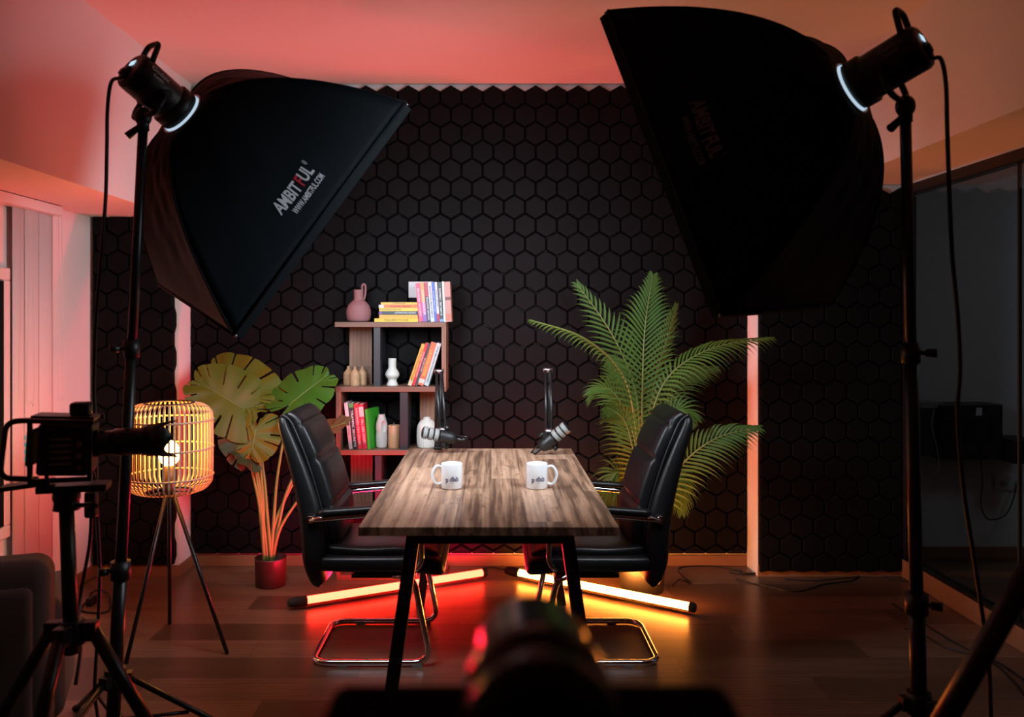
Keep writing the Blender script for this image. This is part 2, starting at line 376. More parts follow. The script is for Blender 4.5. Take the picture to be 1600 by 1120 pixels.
struct(MB().bx(XR+0.05, 4.5, 4.85, 4.95, 0, CEIL).build('wall_side_room_back', 'partwall'))
sl = bpy.data.lights.new('side_room_fill', 'AREA'); sl.size = 0.5; sl.energy = 3.2; sl.color = (0.75, 0.9, 1.0); slo = bpy.data.objects.new('side_room_fill', sl); COL.objects.link(slo); slo.location = (3.6, 3.2, CEIL-0.05)  # added unseen lamp that brightens the side room
struct(MB().bx(4.5, 4.6, YF, 4.95, 0, CEIL).build('wall_side_room_right', 'partwall'))
skirt('baseboard_side_room', XR+0.05, 4.5, 4.835, 4.85, 0.07)

# window on the left wall, with its blind
wl = MB(); Y0, Y1, Z0, Z1 = 1.2, 3.70, 0.50, 1.60
def leftframe(y0, y1, z0, z1, w, x0, x1):
    m = MB(); m.bx(x0, x1, y0, y1, z0, z0+w); m.bx(x0, x1, y0, y1, z1-w, z1); m.bx(x0, x1, y0, y0+w, z0+w, z1-w); m.bx(x0, x1, y1-w, y1, z0+w, z1-w); return m
wn = struct(leftframe(1.2, 3.70, 0.425, 1.62, 0.055, XL+0.001, XL+0.03).build('window_2', 'pvc', bevel=0.008))
leftframe(1.26, 3.64, 0.485, 1.56, 0.004, XL+0.012, XL+0.034).build('seal', 'rubber', wn)
MB().bx(XL+0.004, XL+0.01, 1.26, 3.64, 0.485, 1.56).build('glass_pane', 'nightglass', wn)

bl = thing('vertical_blind', 'white fabric vertical blind hanging over the left wall below the sloped red-lit bulkhead', 'blind', (XL+0.05, 3.2, 1.90))
hr = MB(); hr.bx(XL+0.01, XL+0.075, YF+0.3, 4.06, ZL-0.05, ZL-0.004); hr.build('headrail', 'pvc', bl, bevel=0.004)
# fabric panels: those in front of the window are drawn aside, the stack hangs at the far end
def blindpanel(y0, y1, x, z0):
    m = MB(); n = 8; rows = []
    for z in (ZL-0.05, z0):
        rows.append([Vector((x-0.022+0.004*math.sin(PI*k/n), y0+(y1-y0)*k/n, z)) for k in range(n+1)])
    o = rows[0]+rows[1]
    m.add(o, [(k, k+1, n+2+k, n+1+k) for k in range(n)], True); return m
for y0, y1, dx, z0 in ((0.8, 1.15, 0, 0.12), (3.705, 3.80, 0.0, 0.10), (3.799, 3.92, 0.002, 0.10), (3.919, 4.045, 0.0, 0.10)):
    blindpanel(y0, y1, XL+0.055+dx, z0).build('fabric_slat', 'blind', bl, solid=0.0015)
for y in (3.74, 4.0):
    MB().tube([(XL+0.085, y, ZL-0.05), (XL+0.086, y, 1.5), (XL+0.085, y-0.01, 1.05), (XL+0.085, y+0.025, 1.02), (XL+0.086, y+0.045, 1.08), (XL+0.085, y+0.03, ZL-0.05)], 0.0013, 5, sub=4).build('pull_cord', 'pvc', bl)

# ------------------------------------------------------------------ table
TZ = 0.75; TD0 = 2.565; TD1 = 4.135; TX = 0.40
t = thing('conference_table', 'long walnut-topped table on splayed black metal legs in the centre of the room', 'table', (-0.003, 3.35, 0))
MB().bx(-0.413, 0.392, TD0, TD1, TZ-0.028, TZ).build('tabletop', 'walnut', t, bevel=0.0015)
def bar(m, p0, p1, w, h):
    p0 = Vector(p0); p1 = Vector(p1); x, y, a = frame(p1-p0)
    x = Vector((1, 0, 0)); x = (x-a*x.dot(a)).normalized(); y = a.cross(x)
    m.rings([[p+x*sx*w/2+y*sy*h/2 for sx, sy in ((-1, -1), (1, -1), (1, 1), (-1, 1))] for p in (p0, p1)], sm=False)
for yy in (TD0+0.10, TD1-0.08):
    for sx in (-1, 1):
        m = MB(); bar(m, (sx*0.243-0.006, yy, TZ-0.03), (sx*0.345-0.006, yy, 0.0), 0.042, 0.042); m.build('leg', 'blackmetal', t, bevel=0.002)
m = MB()
for yy in (TD0+0.10, TD1-0.08): m.box((-0.006, yy, TZ-0.028-0.0225), (0.52, 0.04, 0.045))
for sx in (-1, 1): m.box((sx*0.22-0.006, (TD0+TD1)/2, TZ-0.05), (0.03, TD1-TD0-0.22, 0.04))
m.build('under_frame', 'blackmetal', t)

# ------------------------------------------------------------------ mugs
def mug(label, loc, rz, side):
    r = thing('coffee_mug', label, 'mug', loc, 'white mugs on the table', rz)
    pr = [(0.030, 0.0), (0.0375, 0.0015), (0.0405, 0.005), (0.0405, 0.093), (0.0400, 0.0955), (0.0385, 0.0955), (0.0375, 0.093), (0.0372, 0.008), (0.030, 0.005), (0.0, 0.005)]
    MB().lathe(pr, n=48, cap=True).build('body', 'ceramic', r, local=True)
    pts = [(side*0.039, 0, 0.081), (side*0.058, 0, 0.083), (side*0.071, 0, 0.066), (side*0.074, 0, 0.048), (side*0.069, 0, 0.030), (side*0.056, 0, 0.0155), (side*0.039, 0, 0.019)]
    MB().tube(pts, 0.0058, 12, sub=6).build('handle', 'ceramic', r, local=True)
    def wrap(cx, cy=0.0):
        def fn(x, y):
            a = (x+cx)/0.0409; return Vector((0.0409*math.sin(a), -0.0409*math.cos(a), 0.040+y+cy))
        return fn
    lg = text_part('logo', 'p', 0.0255, 'navy', r, wrap(-0.0175, -0.0028), bold=0.0006, xs=0.9); text_part('logo', 'dlab', 0.0255, 'navy', r, wrap(0.0115), bold=0.0006, xs=0.82)
    m = MB(); m.add([wrap(-0.0092)(0.0019*math.cos(k*PI/5), 0.0019*math.sin(k*PI/5)-0.001) for k in range(10)], [tuple(range(10))]); m.build('logo_dot', 'printred', r, local=True)
    text_part('logo_tagline', 'studio', 0.0045, 'grey', r, lambda x, y: wrap(0.004)(x, y-0.0135))
    return r
mug('white mug on the left of the table, its handle pointing left', (wx(706, 3.16), 3.16, TZ), 0.0, -1)
mug('white mug on the right of the table, its handle pointing right', (wx(839, 3.16), 3.16, TZ), 0.0, 1)

# ------------------------------------------------------------------ chairs
def sup(hw, ht, k, n, e=0.55):
    a = 2*PI*k/n; c, s = math.cos(a), math.sin(a)
    return (math.copysign(abs(c)**e, c)*hw, math.copysign(abs(s)**e, s)*ht)
def loft(st, n=32, e=0.5):
    """st: (cx, cz, dirx, dirz, half thickness, half width): ring in the plane of y and the normal of the spine"""
    rs = []
    for cx, cz, dx, dz, ht, hw in st:
        l = math.hypot(dx, dz); nx, nz = dz/l, -dx/l
        rs.append([Vector((cx+nx*sup(hw, ht, k, n, e)[1], sup(hw, ht, k, n, e)[0], cz+nz*sup(hw, ht, k, n, e)[1])) for k in range(n)])
    return rs
def samp(keys, n, end=0.0):
    """keys: list of tuples; catmull interpolation"""
    K = [list(k) for k in keys]; out = []
    for i in range(n):
        t = i/(n-1)*(len(K)-1); j = min(int(t), len(K)-2); f = t-j
        a, b, c, d = K[max(j-1, 0)], K[j], K[j+1], K[min(j+2, len(K)-1)]
        out.append([0.5*(2*b[q]+(c[q]-a[q])*f+(2*a[q]-5*b[q]+4*c[q]-d[q])*f*f+(3*b[q]-a[q]-3*c[q]+d[q])*f**3) for q in range(len(b))])
    return out
def spine(keys, n, htf):
    s = samp(keys, n); st = []
    for i, (x, z, ht, hw) in enumerate(s):
        a = s[max(i-1, 0)]; b = s[min(i+1, n-1)]
        st.append((x, z, b[0]-a[0], b[1]-a[1], ht*htf(i/(n-1)), hw))
    return st
def roundend(t, e=0.05):
    q = min(t, 1-t)
    return math.sqrt(max(1-(1-q/e)**2, 0.02)) if q < e else 1.0
def make_chair(label, loc, rz):
    r = thing('office_chair', label, 'chair', loc, 'leather chairs at the table', rz)
    # backrest shell: local +x faces the table
    kb = [(-0.205, 0.305, 0.035, 0.20), (-0.222, 0.40, 0.052, 0.235), (-0.225, 0.52, 0.060, 0.245), (-0.238, 0.63, 0.060, 0.245), (-0.270, 0.75, 0.052, 0.24), (-0.310, 0.87, 0.042, 0.235), (-0.345, 0.965, 0.030, 0.225), (-0.345, 0.995, 0.022, 0.215)]
    MB().rings(loft(spine(kb, 40, lambda t: roundend(t, 0.05)), 36, 0.55)).build('backrest', 'leather', r, local=True)
    kp = [(-0.150, 0.47, 0.035, 0.17), (-0.160, 0.58, 0.045, 0.20), (-0.190, 0.70, 0.044, 0.205), (-0.228, 0.82, 0.04, 0.205), (-0.268, 0.92, 0.036, 0.205), (-0.300, 0.982, 0.026, 0.195), (-0.335, 1.005, 0.02, 0.19)]
    def seam(t):
        q = roundend(t, 0.06)
        for s0 in (0.24, 0.50, 0.76): q *= 1-0.34*math.exp(-((t-s0)/0.016)**2)
        return q
    b2 = MB().rings(loft(spine(kp, 70, seam), 36, 0.5)); b2.build('back_cushion', 'leather', r, local=True)
    # piping round the cushion
    for sy in (-1, 1):
        MB().tube([(x+0.0, sy*(hw+0.010), z) for x, z, ht, hw in samp([(a-0.018, b, c, d) for a, b, c, d in kp], 20)], 0.006, 8).build('piping', 'leather', r, local=True)
    # seat: lower body, cushion with waterfall front
    def seatloft(xs, e):
        rs = []; n = 36
        for x, zc, ht, hw in xs: rs.append([Vector((x, sup(hw, ht, k, n, e)[0], zc+sup(hw, ht, k, n, e)[1])) for k in range(n)])
        return rs
    ks = [(-0.21, 0.40, 0.012, 0.19), (-0.20, 0.403, 0.034, 0.22), (-0.10, 0.404, 0.040, 0.235), (0.06, 0.406, 0.040, 0.24), (0.18, 0.405, 0.043, 0.24), (0.26, 0.398, 0.046, 0.235), (0.295, 0.388, 0.036, 0.225), (0.308, 0.378, 0.012, 0.20)]
    MB().rings(seatloft(samp(ks, 36), 0.42)).build('seat', 'leather', r, local=True)
    kc = [(-0.17, 0.455, 0.010, 0.17), (-0.16, 0.452, 0.024, 0.195), (-0.02, 0.448, 0.026, 0.215), (0.12, 0.452, 0.027, 0.215), (0.22, 0.447, 0.027, 0.21), (0.275, 0.432, 0.024, 0.20), (0.292, 0.42, 0.01, 0.18)]
    MB().rings(seatloft(samp(kc, 36), 0.42)).build('seat_cushion', 'leather', r, local=True)
    # chrome cantilever frame: one bent tube
    y = 0.232; tr = 0.0125
    path = [(0.10, -y+0.03, 0.355), (0.185, -y, 0.352), (0.255, -y, 0.014), (-0.225, -y, 0.014), (-0.225, y, 0.014), (0.255, y, 0.014), (0.185, y, 0.352), (0.10, y-0.03, 0.355)]
    MB().tube(fillet(path, 0.075, 8), tr, 16).build('base_frame', 'chrome', r, local=True)
    m = MB(); m.box((0.06, 0, 0.352), (0.26, 0.40, 0.016)); m.build('seat_plate', 'blackmetal', r, local=True)
    for sy in (-1, 1):
        a = [(-0.225, sy*0.262, 0.592), (-0.13, sy*0.268, 0.604), (0.08, sy*0.268, 0.622), (0.215, sy*0.262, 0.60), (0.22, sy*0.255, 0.42), (0.19, sy*0.245, 0.385)]
        arm = MB().tube(fillet(a, 0.06, 6), 0.0115, 14).build('armrest', 'chrome', r, local=True)
        n = 24; rs = []
        for i in range(n):
            t_ = i/(n-1); x = -0.19+0.37*t_; q = roundend(t_, 0.05); z = 0.618+0.021*(x+0.2)/0.3-(0.010*max(0, (x-0.1)/0.1)**2)
            rs.append([Vector((x, sy*0.268+sup(0.024*q, 0.014*q, k, 16, 0.6)[0], z+sup(0.024*q, 0.012*q, k, 16, 0.6)[1]+0.006)) for k in range(16)])
        MB().rings(rs).build('arm_pad', 'leather', arm, local=True)
        MB().ell((0.205, sy*0.243, 0.40), (0.009, 0.006, 0.009), n=12, m=8).build('bolt', 'chrome', r, local=True)
        MB().cyl((-0.225, sy*0.235, 0.592), (-0.225, sy*0.268, 0.592), 0.016, n=14).build('arm_bracket', 'chrome', r, local=True)
    for x in (-0.1, 0.2):
        for sy in (-1, 1): MB().box((x, sy*y, 0.004), (0.04, 0.024, 0.008)).build('glide', 'grey', r, local=True)
    return r
make_chair('black leather cantilever chair on the left side of the table, facing right', (-0.50, 3.57, 0), 0.0)
make_chair('black leather cantilever chair on the right side of the table, facing left', (0.445, 3.57, 0), PI)

# ------------------------------------------------------------------ bookshelf
SY0, SY1 = 4.44, 4.672
ZT, ZM, ZW = wz(503, SY0), wz(604, SY0), wz(703, SY0); ZN = 0.375; TB = 0.027
def sx(u, d=SY0): return wx(u, d)
def sz(v, d=SY0): return wz(v, d)
sh = thing('bookshelf', 'tall brown and black zigzag bookshelf against the hexagon wall', 'shelf', (-0.53, 4.55, 0))
for (u0, u1, z0, z1, y) in ((523, 697, ZT-TB, ZT, 0), (524, 697, ZM-TB, ZM, 0), (526, 697, ZW-TB, ZW, 0), (526, 697, ZN-TB, ZN, 0), (526, 697, 0.0, TB, 0)):
    MB().bx(sx(u0), sx(u1), SY0, SY1, z0, z1).build('shelf_board', 'shelfwood', sh, bevel=0.001)
for (u0, u1, z0, z1) in ((690, 697, ZM, ZT-TB), (525, 532, ZW, ZM-TB), (690, 697, ZN, ZW-TB), (525, 532, TB, ZN-TB)):
    MB().bx(sx(u0), sx(u1), SY0, SY1, z0, z1).build('side_board', 'shelfwood_up', sh, bevel=0.001)
for (u0, u1, z0, z1) in ((546, 581, ZM, ZT-TB), (656, 684, ZW, ZM-TB), (548, 582, ZN, ZW-TB), (656, 684, TB, ZN-TB)):
    MB().bx(sx(u0, 4.63), sx(u1, 4.63), 4.63, 4.65, z0, z1).build('wood_panel', 'shelfwood_up', sh)
for (u0, u1, z0, z1) in ((584, 594, ZM, ZT-TB), (625, 637, ZW, ZM-TB), (586, 596, ZN, ZW-TB), (625, 637, TB, ZN-TB)):
    MB().bx(sx(u0, 4.45), sx(u1, 4.45), 4.45, SY1, z0, z1).build('black_divider', 'shelfblack', sh)

# ------------------------------------------------------------------ books
def book(label, group, base, th, h, d, cov, title=None, tcol=(0.8, 0.8, 0.8), tilt=0.0, flat=False, blocks=(), tsize=None, tpos=0.5, back_cover=None, tspan=0.8):
    """upright: spine faces the camera (-y), thickness along x, height along z; flat: lying, spine facing the camera, height along x. base = lower front left"""
    R = Matrix.Rotation(tilt, 3, 'Y')
    r = thing('book', label, 'book', base, group)
    def L(x, y, z):
        return R @ Vector((x, y, z)) if not flat else Vector((z, y, x))
    def bxm(x0, x1, y0, y1, z0, z1):
        m = MB(); vs = [L(x, y, z) for x in (x0, x1) for y in (y0, y1) for z in (z0, z1)]
        return m.add(vs, [(0, 1, 3, 2), (4, 6, 7, 5), (0, 4, 5, 1), (2, 3, 7, 6), (0, 2, 6, 4), (1, 5, 7, 3)])
    c = 0.0016
    m = bxm(0, th, 0, c, 0, h); m2 = bxm(0, c, c, d, 0, h); m3 = bxm(th-c, th, c, d, 0, h)
    for q in (m2, m3): m.add(q.v, q.f)
    m.build('cover', cmat(cov), r, local=True)
    bxm(c, th-c, c, d-0.004, 0.003, h-0.003).build('pages', 'paper', r, local=True)
    for (z0, z1, col) in blocks: bxm(0.0002, th-0.0002, -0.0005, 0.0, z0*h, z1*h).build('spine_band', cmat(col), r, local=True)
    if title:
        s_ = tsize or th*0.62
        me = text_mesh(title, s_, 'title', bold=s_*0.02)
        xs = [v.co.x for v in me.vertices]; wdt = max(xs)-min(xs); k = min(tspan*h/wdt, 1.6)
        for v in me.vertices:
            a, b = v.co.x*k, v.co.y
            if flat: v.co = Vector((tpos*h+a, -0.0009, th/2+b))
            else: v.co = L(th/2+b, -0.0009, tpos*h-a)
        me.materials.clear(); me.materials.append(cmat(tcol)); o = bpy.data.objects.new('title', me); COL.objects.link(o); o.parent = r
    return r
BY = 4.465
def ub(label, group, ul, ur, dxpx, v0, v1, cov, **k):
    """from the picture: bottom left and right, shift of the top, bottom and top line"""
    s = 1300/BY; th = (ur-ul)/s; hh = math.hypot(dxpx, v1-v0)/s; tl = math.atan2(dxpx, v0-v1)
    th *= math.cos(tl)
    zb = k.pop('zb'); x = wx(ul, BY)
    lift = th*math.sin(tl) if tl > 0 else 0.0
    return book(label, group, (x, BY, zb+max(0, lift)+0.0005), th*0.985, hh, k.pop('dp', 0.15), cov, tilt=tl, **k)
g1 = 'upright books on the top shelf'; Z1 = ZT+0.0002
K = dict(zb=Z1)
WHT = (0.72, 0.72, 0.74); DK = (0.05, 0.06, 0.075)
ub('pink upright book on the top shelf, leftmost of the upright row', g1, 654.5, 661.2, -5.5, 503, 442.5, (0.75, 0.10, 0.22), title='BRAND STORY', tcol=(0.9, 0.6, 0.7), **K)
ub('orange-to-purple upright book between the pink and the red-and-navy one on the top shelf', g1, 661.4, 667.6, -5.5, 503, 442, (0.85, 0.33, 0.12), title='CONTAGIOUS', tcol=(0.95, 0.85, 0.8), blocks=((0, 0.22, (0.3, 0.13, 0.5)), (0.22, 0.5, (0.7, 0.15, 0.45))), **K)
ub('red and navy upright book with white lettering on the top shelf', g1, 667.8, 673, -5.2, 503, 441.5, (0.03, 0.04, 0.09), title='BUILDING BRANDS', tcol=(0.8, 0.8, 0.85), blocks=((0.64, 1.0, (0.5, 0.06, 0.1)),), tpos=0.33, tspan=0.58, **K)
ub('white upright book with dark lettering between the red-and-navy and the blue one', g1, 673.2, 679, -5, 503, 441, WHT, title='MARKETING MADE SIMPLE', tcol=(0.1, 0.12, 0.25), **K)
ub('blue upright book on the top shelf', g1, 679.2, 683.2, -5, 503, 441, (0.08, 0.16, 0.6), title='START WITH WHY', tcol=(0.6, 0.7, 0.9), **K)
ub('white upright book with a red foot on the top shelf', g1, 683.4, 687.2, -4.5, 503, 441, WHT, title='DIGITAL MINDS', tcol=(0.1, 0.1, 0.3), blocks=((0, 0.2, (0.6, 0.02, 0.08)),), tpos=0.6, **K)
ub('charcoal upright book lettered expert secrets in the row on the top shelf', g1, 687.4, 693.2, -4, 503, 441, DK, title='EXPERT SECRETS', tcol=(0.75, 0.75, 0.75), blocks=((0, 0.07, (0.2, 0.4, 0.7)),), **K)
ub('plain white thin upright book beside the thick pinkish-tan book', g1, 693.4, 696.6, -3, 503, 440, (0.78, 0.78, 0.78), **K)
ub('thick pinkish-tan book at the right end of the top shelf row', g1, 696.8, 706, -3, 503, 440.5, (0.58, 0.30, 0.26), blocks=((0.54, 0.62, (0.2, 0.08, 0.08)), (0.03, 0.2, (0.62, 0.2, 0.14))), dp=0.14, **K)
g2 = 'books lying in a stack on the top shelf'
z = Z1+0.0005; s_ = 1300/BY
for (ul, ur, hpx, col, ti, tc, bl_, lab, tp) in (
    (585, 653.4, 5.6, (0.85, 0.55, 0.02), 'WAS ZERO TO ONE', (0.12, 0.12, 0.02), (), 'bright yellow book at the bottom of the lying stack on the top shelf', 0.5),
    (592.5, 652.6, 5.6, (0.85, 0.42, 0.05), None, None, (), 'plain amber book, second from the bottom of the lying stack', 0.5),
    (592, 652.6, 5.6, (0.03, 0.045, 0.055), 'COPYWRITING SECRETS', (0.7, 0.72, 0.72), ((0.0, 0.08, (0.16, 0.06, 0.3)),), 'dark book lettered copywriting with a purple end, in the lying stack', 0.68),
    (592.5, 652.6, 4.9, (0.85, 0.6, 0.06), 'FOUNDER BRAND', (0.1, 0.09, 0.03), (), 'yellow book with black lettering lying right above the dark book', 0.3),
    (591.8, 652.6, 5.2, (0.85, 0.2, 0.05), 'THE MONEY MAKERS', (0.3, 0.02, 0.02), ((0.0, 0.13, (0.8, 0.7, 0.65)),), 'orange-red book with a white end, second from the top of the lying stack', 0.55),
    (595.2, 652.6, 3.8, (0.85, 0.5, 0.06), 'LEADERSHIP', (0.15, 0.1, 0.03), (), 'thin yellow-orange book on top of the lying stack', 0.5)):
    th = hpx/s_
    book(lab, g2, (wx(ul, BY), BY, z), th*0.97, (ur-ul)/s_, 0.145, col, title=ti, tcol=tc or (0, 0, 0), flat=True, blocks=bl_, tpos=tp, tspan=0.55); z += th
g3 = 'books leaning right on the middle shelf'; K = dict(zb=ZM+0.0002, dp=0.15)
ub('yellow-orange leaning book, leftmost of the leaning books on the middle shelf', g3, 637, 643.3, 22, 603.5, 539, (0.85, 0.40, 0.06), title='THE AUTHORITY GAP', tcol=(0.15, 0.08, 0.02), blocks=((0, 0.14, (0.8, 0.6, 0.4)),), **K)
ub('thin red book leaning between the yellow-orange and the dark one', g3, 643.5, 648.3, 21.5, 603.5, 537, (0.75, 0.03, 0.04), title='SHARED GREATNESS', tcol=(0.85, 0.5, 0.6), **K)
ub('thin dark slate book leaning beside the wide orange one', g3, 648.5, 652.3, 21.5, 603.5, 538, (0.05, 0.07, 0.09), title='BLACK SWAN', tcol=(0.7, 0.7, 0.7), tspan=0.5, **K)
ub('wide orange book with yellow lettering leaning on the middle shelf', g3, 652.5, 662.2, 21.5, 603.5, 537, (0.85, 0.16, 0.07), title='LAUNCH CODE', tcol=(0.9, 0.5, 0.08), tspan=0.6, blocks=((0.05, 0.15, (0.85, 0.6, 0.55)),), tpos=0.52, **K)
ub('pale grey book lettered one million followers leaning against the shelf side', g3, 662.5, 669.8, 20.5, 603.5, 537.5, (0.6, 0.64, 0.66), title='ONE MILLION FOLLOWERS', tcol=(0.08, 0.14, 0.15), tspan=0.85, **K)
g4 = 'books standing on the lower shelf'; K = dict(zb=ZW+0.0002, dp=0.15)
ub('thin white-pink book at the left end of the lower shelf', g4, 545.5, 551.2, -8, 703.5, 631.5, (0.75, 0.55, 0.58), title='ESSENTIALS', tcol=(0.2, 0.1, 0.1), tspan=0.5, **K)
ub('black book lettered traffic secrets with a green top on the lower shelf', g4, 551.5, 559, -7, 703.5, 632.5, (0.03, 0.03, 0.035), title='TRAFFIC SECRETS', tcol=(0.75, 0.72, 0.72), blocks=((0.91, 1.0, (0.1, 0.35, 0.08)),), tpos=0.45, **K)
ub('red book with pale lettering next to the black book on the lower shelf', g4, 559.5, 566.3, -7, 703.5, 633, (0.75, 0.03, 0.05), title='HOOKED ON SALES', tcol=(0.9, 0.6, 0.6), **K)
ub('crimson book lettered sell like crazy next to the green one on the lower shelf', g4, 566.8, 574.2, -7, 703.5, 634, (0.70, 0.015, 0.05), title='SELL LIKE CRAZY', tcol=(0.9, 0.65, 0.65), blocks=((0.72, 0.95, (0.8, 0.5, 0.5)),), tpos=0.4, tspan=0.55, **K)
gb = ub('green book, shortest and rightmost on the lower shelf', g4, 574.6, 579, -5, 703.5, 641.5, (0.05, 0.42, 0.03), **K)
gb.rotation_euler = (0, 0, -0.28); gb.location.y += 0.0
# plate on the wall behind the books
m = MB().bx(wx(638.5, 4.66), wx(677, 4.66), 4.655, 4.682, wz(465, 4.66), wz(440, 4.66))
tagit(m.build('wall_plate', 'socketplate', bevel=0.002), 'white rectangular plate on the hexagon wall behind the upright books', 'plate')

# ------------------------------------------------------------------ vases, candle
def lathe_thing(name, label, cat, c, prof, m, group=None, n=40, extra=None, **k):
    r = thing(name, label, cat, c, group)
    MB().lathe(prof, n=n, **k).build('body', m, r, local=True)
    return r
def sm(prof, k=5):
    P = spline([Vector((a, b, 0)) for a, b in prof], k); return [(max(p.x, 0.0005), p.y) for p in P]
j = lathe_thing('jug', 'dusty pink round jug with a small loop handle on the top shelf', 'jug', (wx(560.5, 4.54), 4.54, ZT+0.0003),
    sm([(0.045, 0), (0.06, 0.01), (0.067, 0.045), (0.06, 0.085), (0.040, 0.110), (0.027, 0.122), (0.026, 0.15), (0.027, 0.175)])+[(0.021, 0.175), (0.02, 0.13)], 'pinkclay')
MB().tube([(0.020, 0, 0.165), (0.018, 0, 0.192), (0.026, 0, 0.206), (0.036, 0, 0.198), (0.037, 0, 0.17), (0.034, 0, 0.14), (0.028, 0, 0.12)], 0.0055, 10, sub=5).build('handle', 'pinkclay', j, local=True)
bp = sm([(0.022, 0), (0.027, 0.004), (0.028, 0.05), (0.026, 0.066), (0.014, 0.083), (0.008, 0.09), (0.0085, 0.103)])+[(0.005, 0.103), (0.005, 0.09)]
gt = 'small tan bottle vases on the middle shelf'
lathe_thing('bottle_vase', 'small marbled tan bottle vase, frontmost of the three on the middle shelf', 'vase', (wx(554.5, 4.50), 4.50, ZM+0.0003), bp, 'tanclay', gt)
lathe_thing('bottle_vase', 'small tan bottle vase behind and to the left of the frontmost one', 'vase', (wx(544.5, 4.56), 4.56, ZM+0.0003), bp, 'tanclay', gt)
lathe_thing('bottle_vase', 'small yellowish tan bottle vase to the right of the frontmost one', 'vase', (wx(566, 4.56), 4.56, ZM+0.0003), bp, 'tanclay', gt)
lathe_thing('vase', 'white vase with a narrow tube neck and round belly on the middle shelf', 'vase', (wx(613, 4.52), 4.52, ZM+0.0003),
    sm([(0.031, 0), (0.031, 0.006), (0.024, 0.022), (0.024, 0.034), (0.036, 0.05), (0.037, 0.066), (0.028, 0.084), (0.022, 0.094), (0.0215, 0.12), (0.022, 0.147)])+[(0.017, 0.147), (0.017, 0.1)], 'matwhite')
# pillar vase with a thumb hole
v = thing('sculpted_vase', 'pale grey sculpted vase with an oval hollow on the lower shelf', 'vase', (wx(596.5, 4.52), 4.52, ZW+0.0005))
n = 40; rs = []
pv = sm([(0.022, 0), (0.028, 0.006), (0.031, 0.03), (0.0315, 0.06), (0.030, 0.085), (0.0315, 0.11), (0.029, 0.135), (0.024, 0.155), (0.019, 0.172), (0.018, 0.182)], 6)
for rr, h in pv:
    ring = []
    for k in range(n):
        a = 2*PI*k/n; p = Vector((rr*math.cos(a), rr*math.sin(a), h))
        dx = (p.x-0.013)/0.013; dz = (h-0.118)/0.030
        if p.y < 0: p.y += 0.020*max(0, 1-dx*dx-dz*dz)**0.5
        ring.append(p)
    rs.append(ring)
MB().rings(rs).build('body', 'greystone', v, local=True)
MB().lathe([(0.012, 0.1825), (0.012, 0.183)], n=24).build('mouth', 'shelfblack', v, local=True)
cd = thing('pillar_candle', 'beige pillar candle with a white wick on the lower shelf', 'candle', (wx(615.8, 4.52), 4.52, ZW+0.0005))
MB().lathe([(0.031, 0), (0.0322, 0.002), (0.0322, 0.121), (0.0305, 0.1235), (0.025, 0.121), (0.0, 0.119)], n=40).build('wax', 'wax', cd, local=True)
MB().tube([(0, 0, 0.119), (0.001, 0, 0.127), (-0.003, 0, 0.134)], 0.0011, 6).build('wick', 'matwhite', cd, local=True)
rv = thing('ribbed_vase', 'white ribbed bulbous vase at the right end of the lower shelf behind the microphone', 'vase', (wx(667, 4.54), 4.54, ZW+0.0005))
MB().lathe(sm([(0.044, 0), (0.05, 0.006), (0.054, 0.04), (0.054, 0.09), (0.047, 0.125), (0.030, 0.147), (0.020, 0.152), (0.0195, 0.163)], 5)+[(0.015, 0.163), (0.015, 0.15)], n=144, flute=0.02, nf=28).build('body', 'matwhite', rv, local=True)

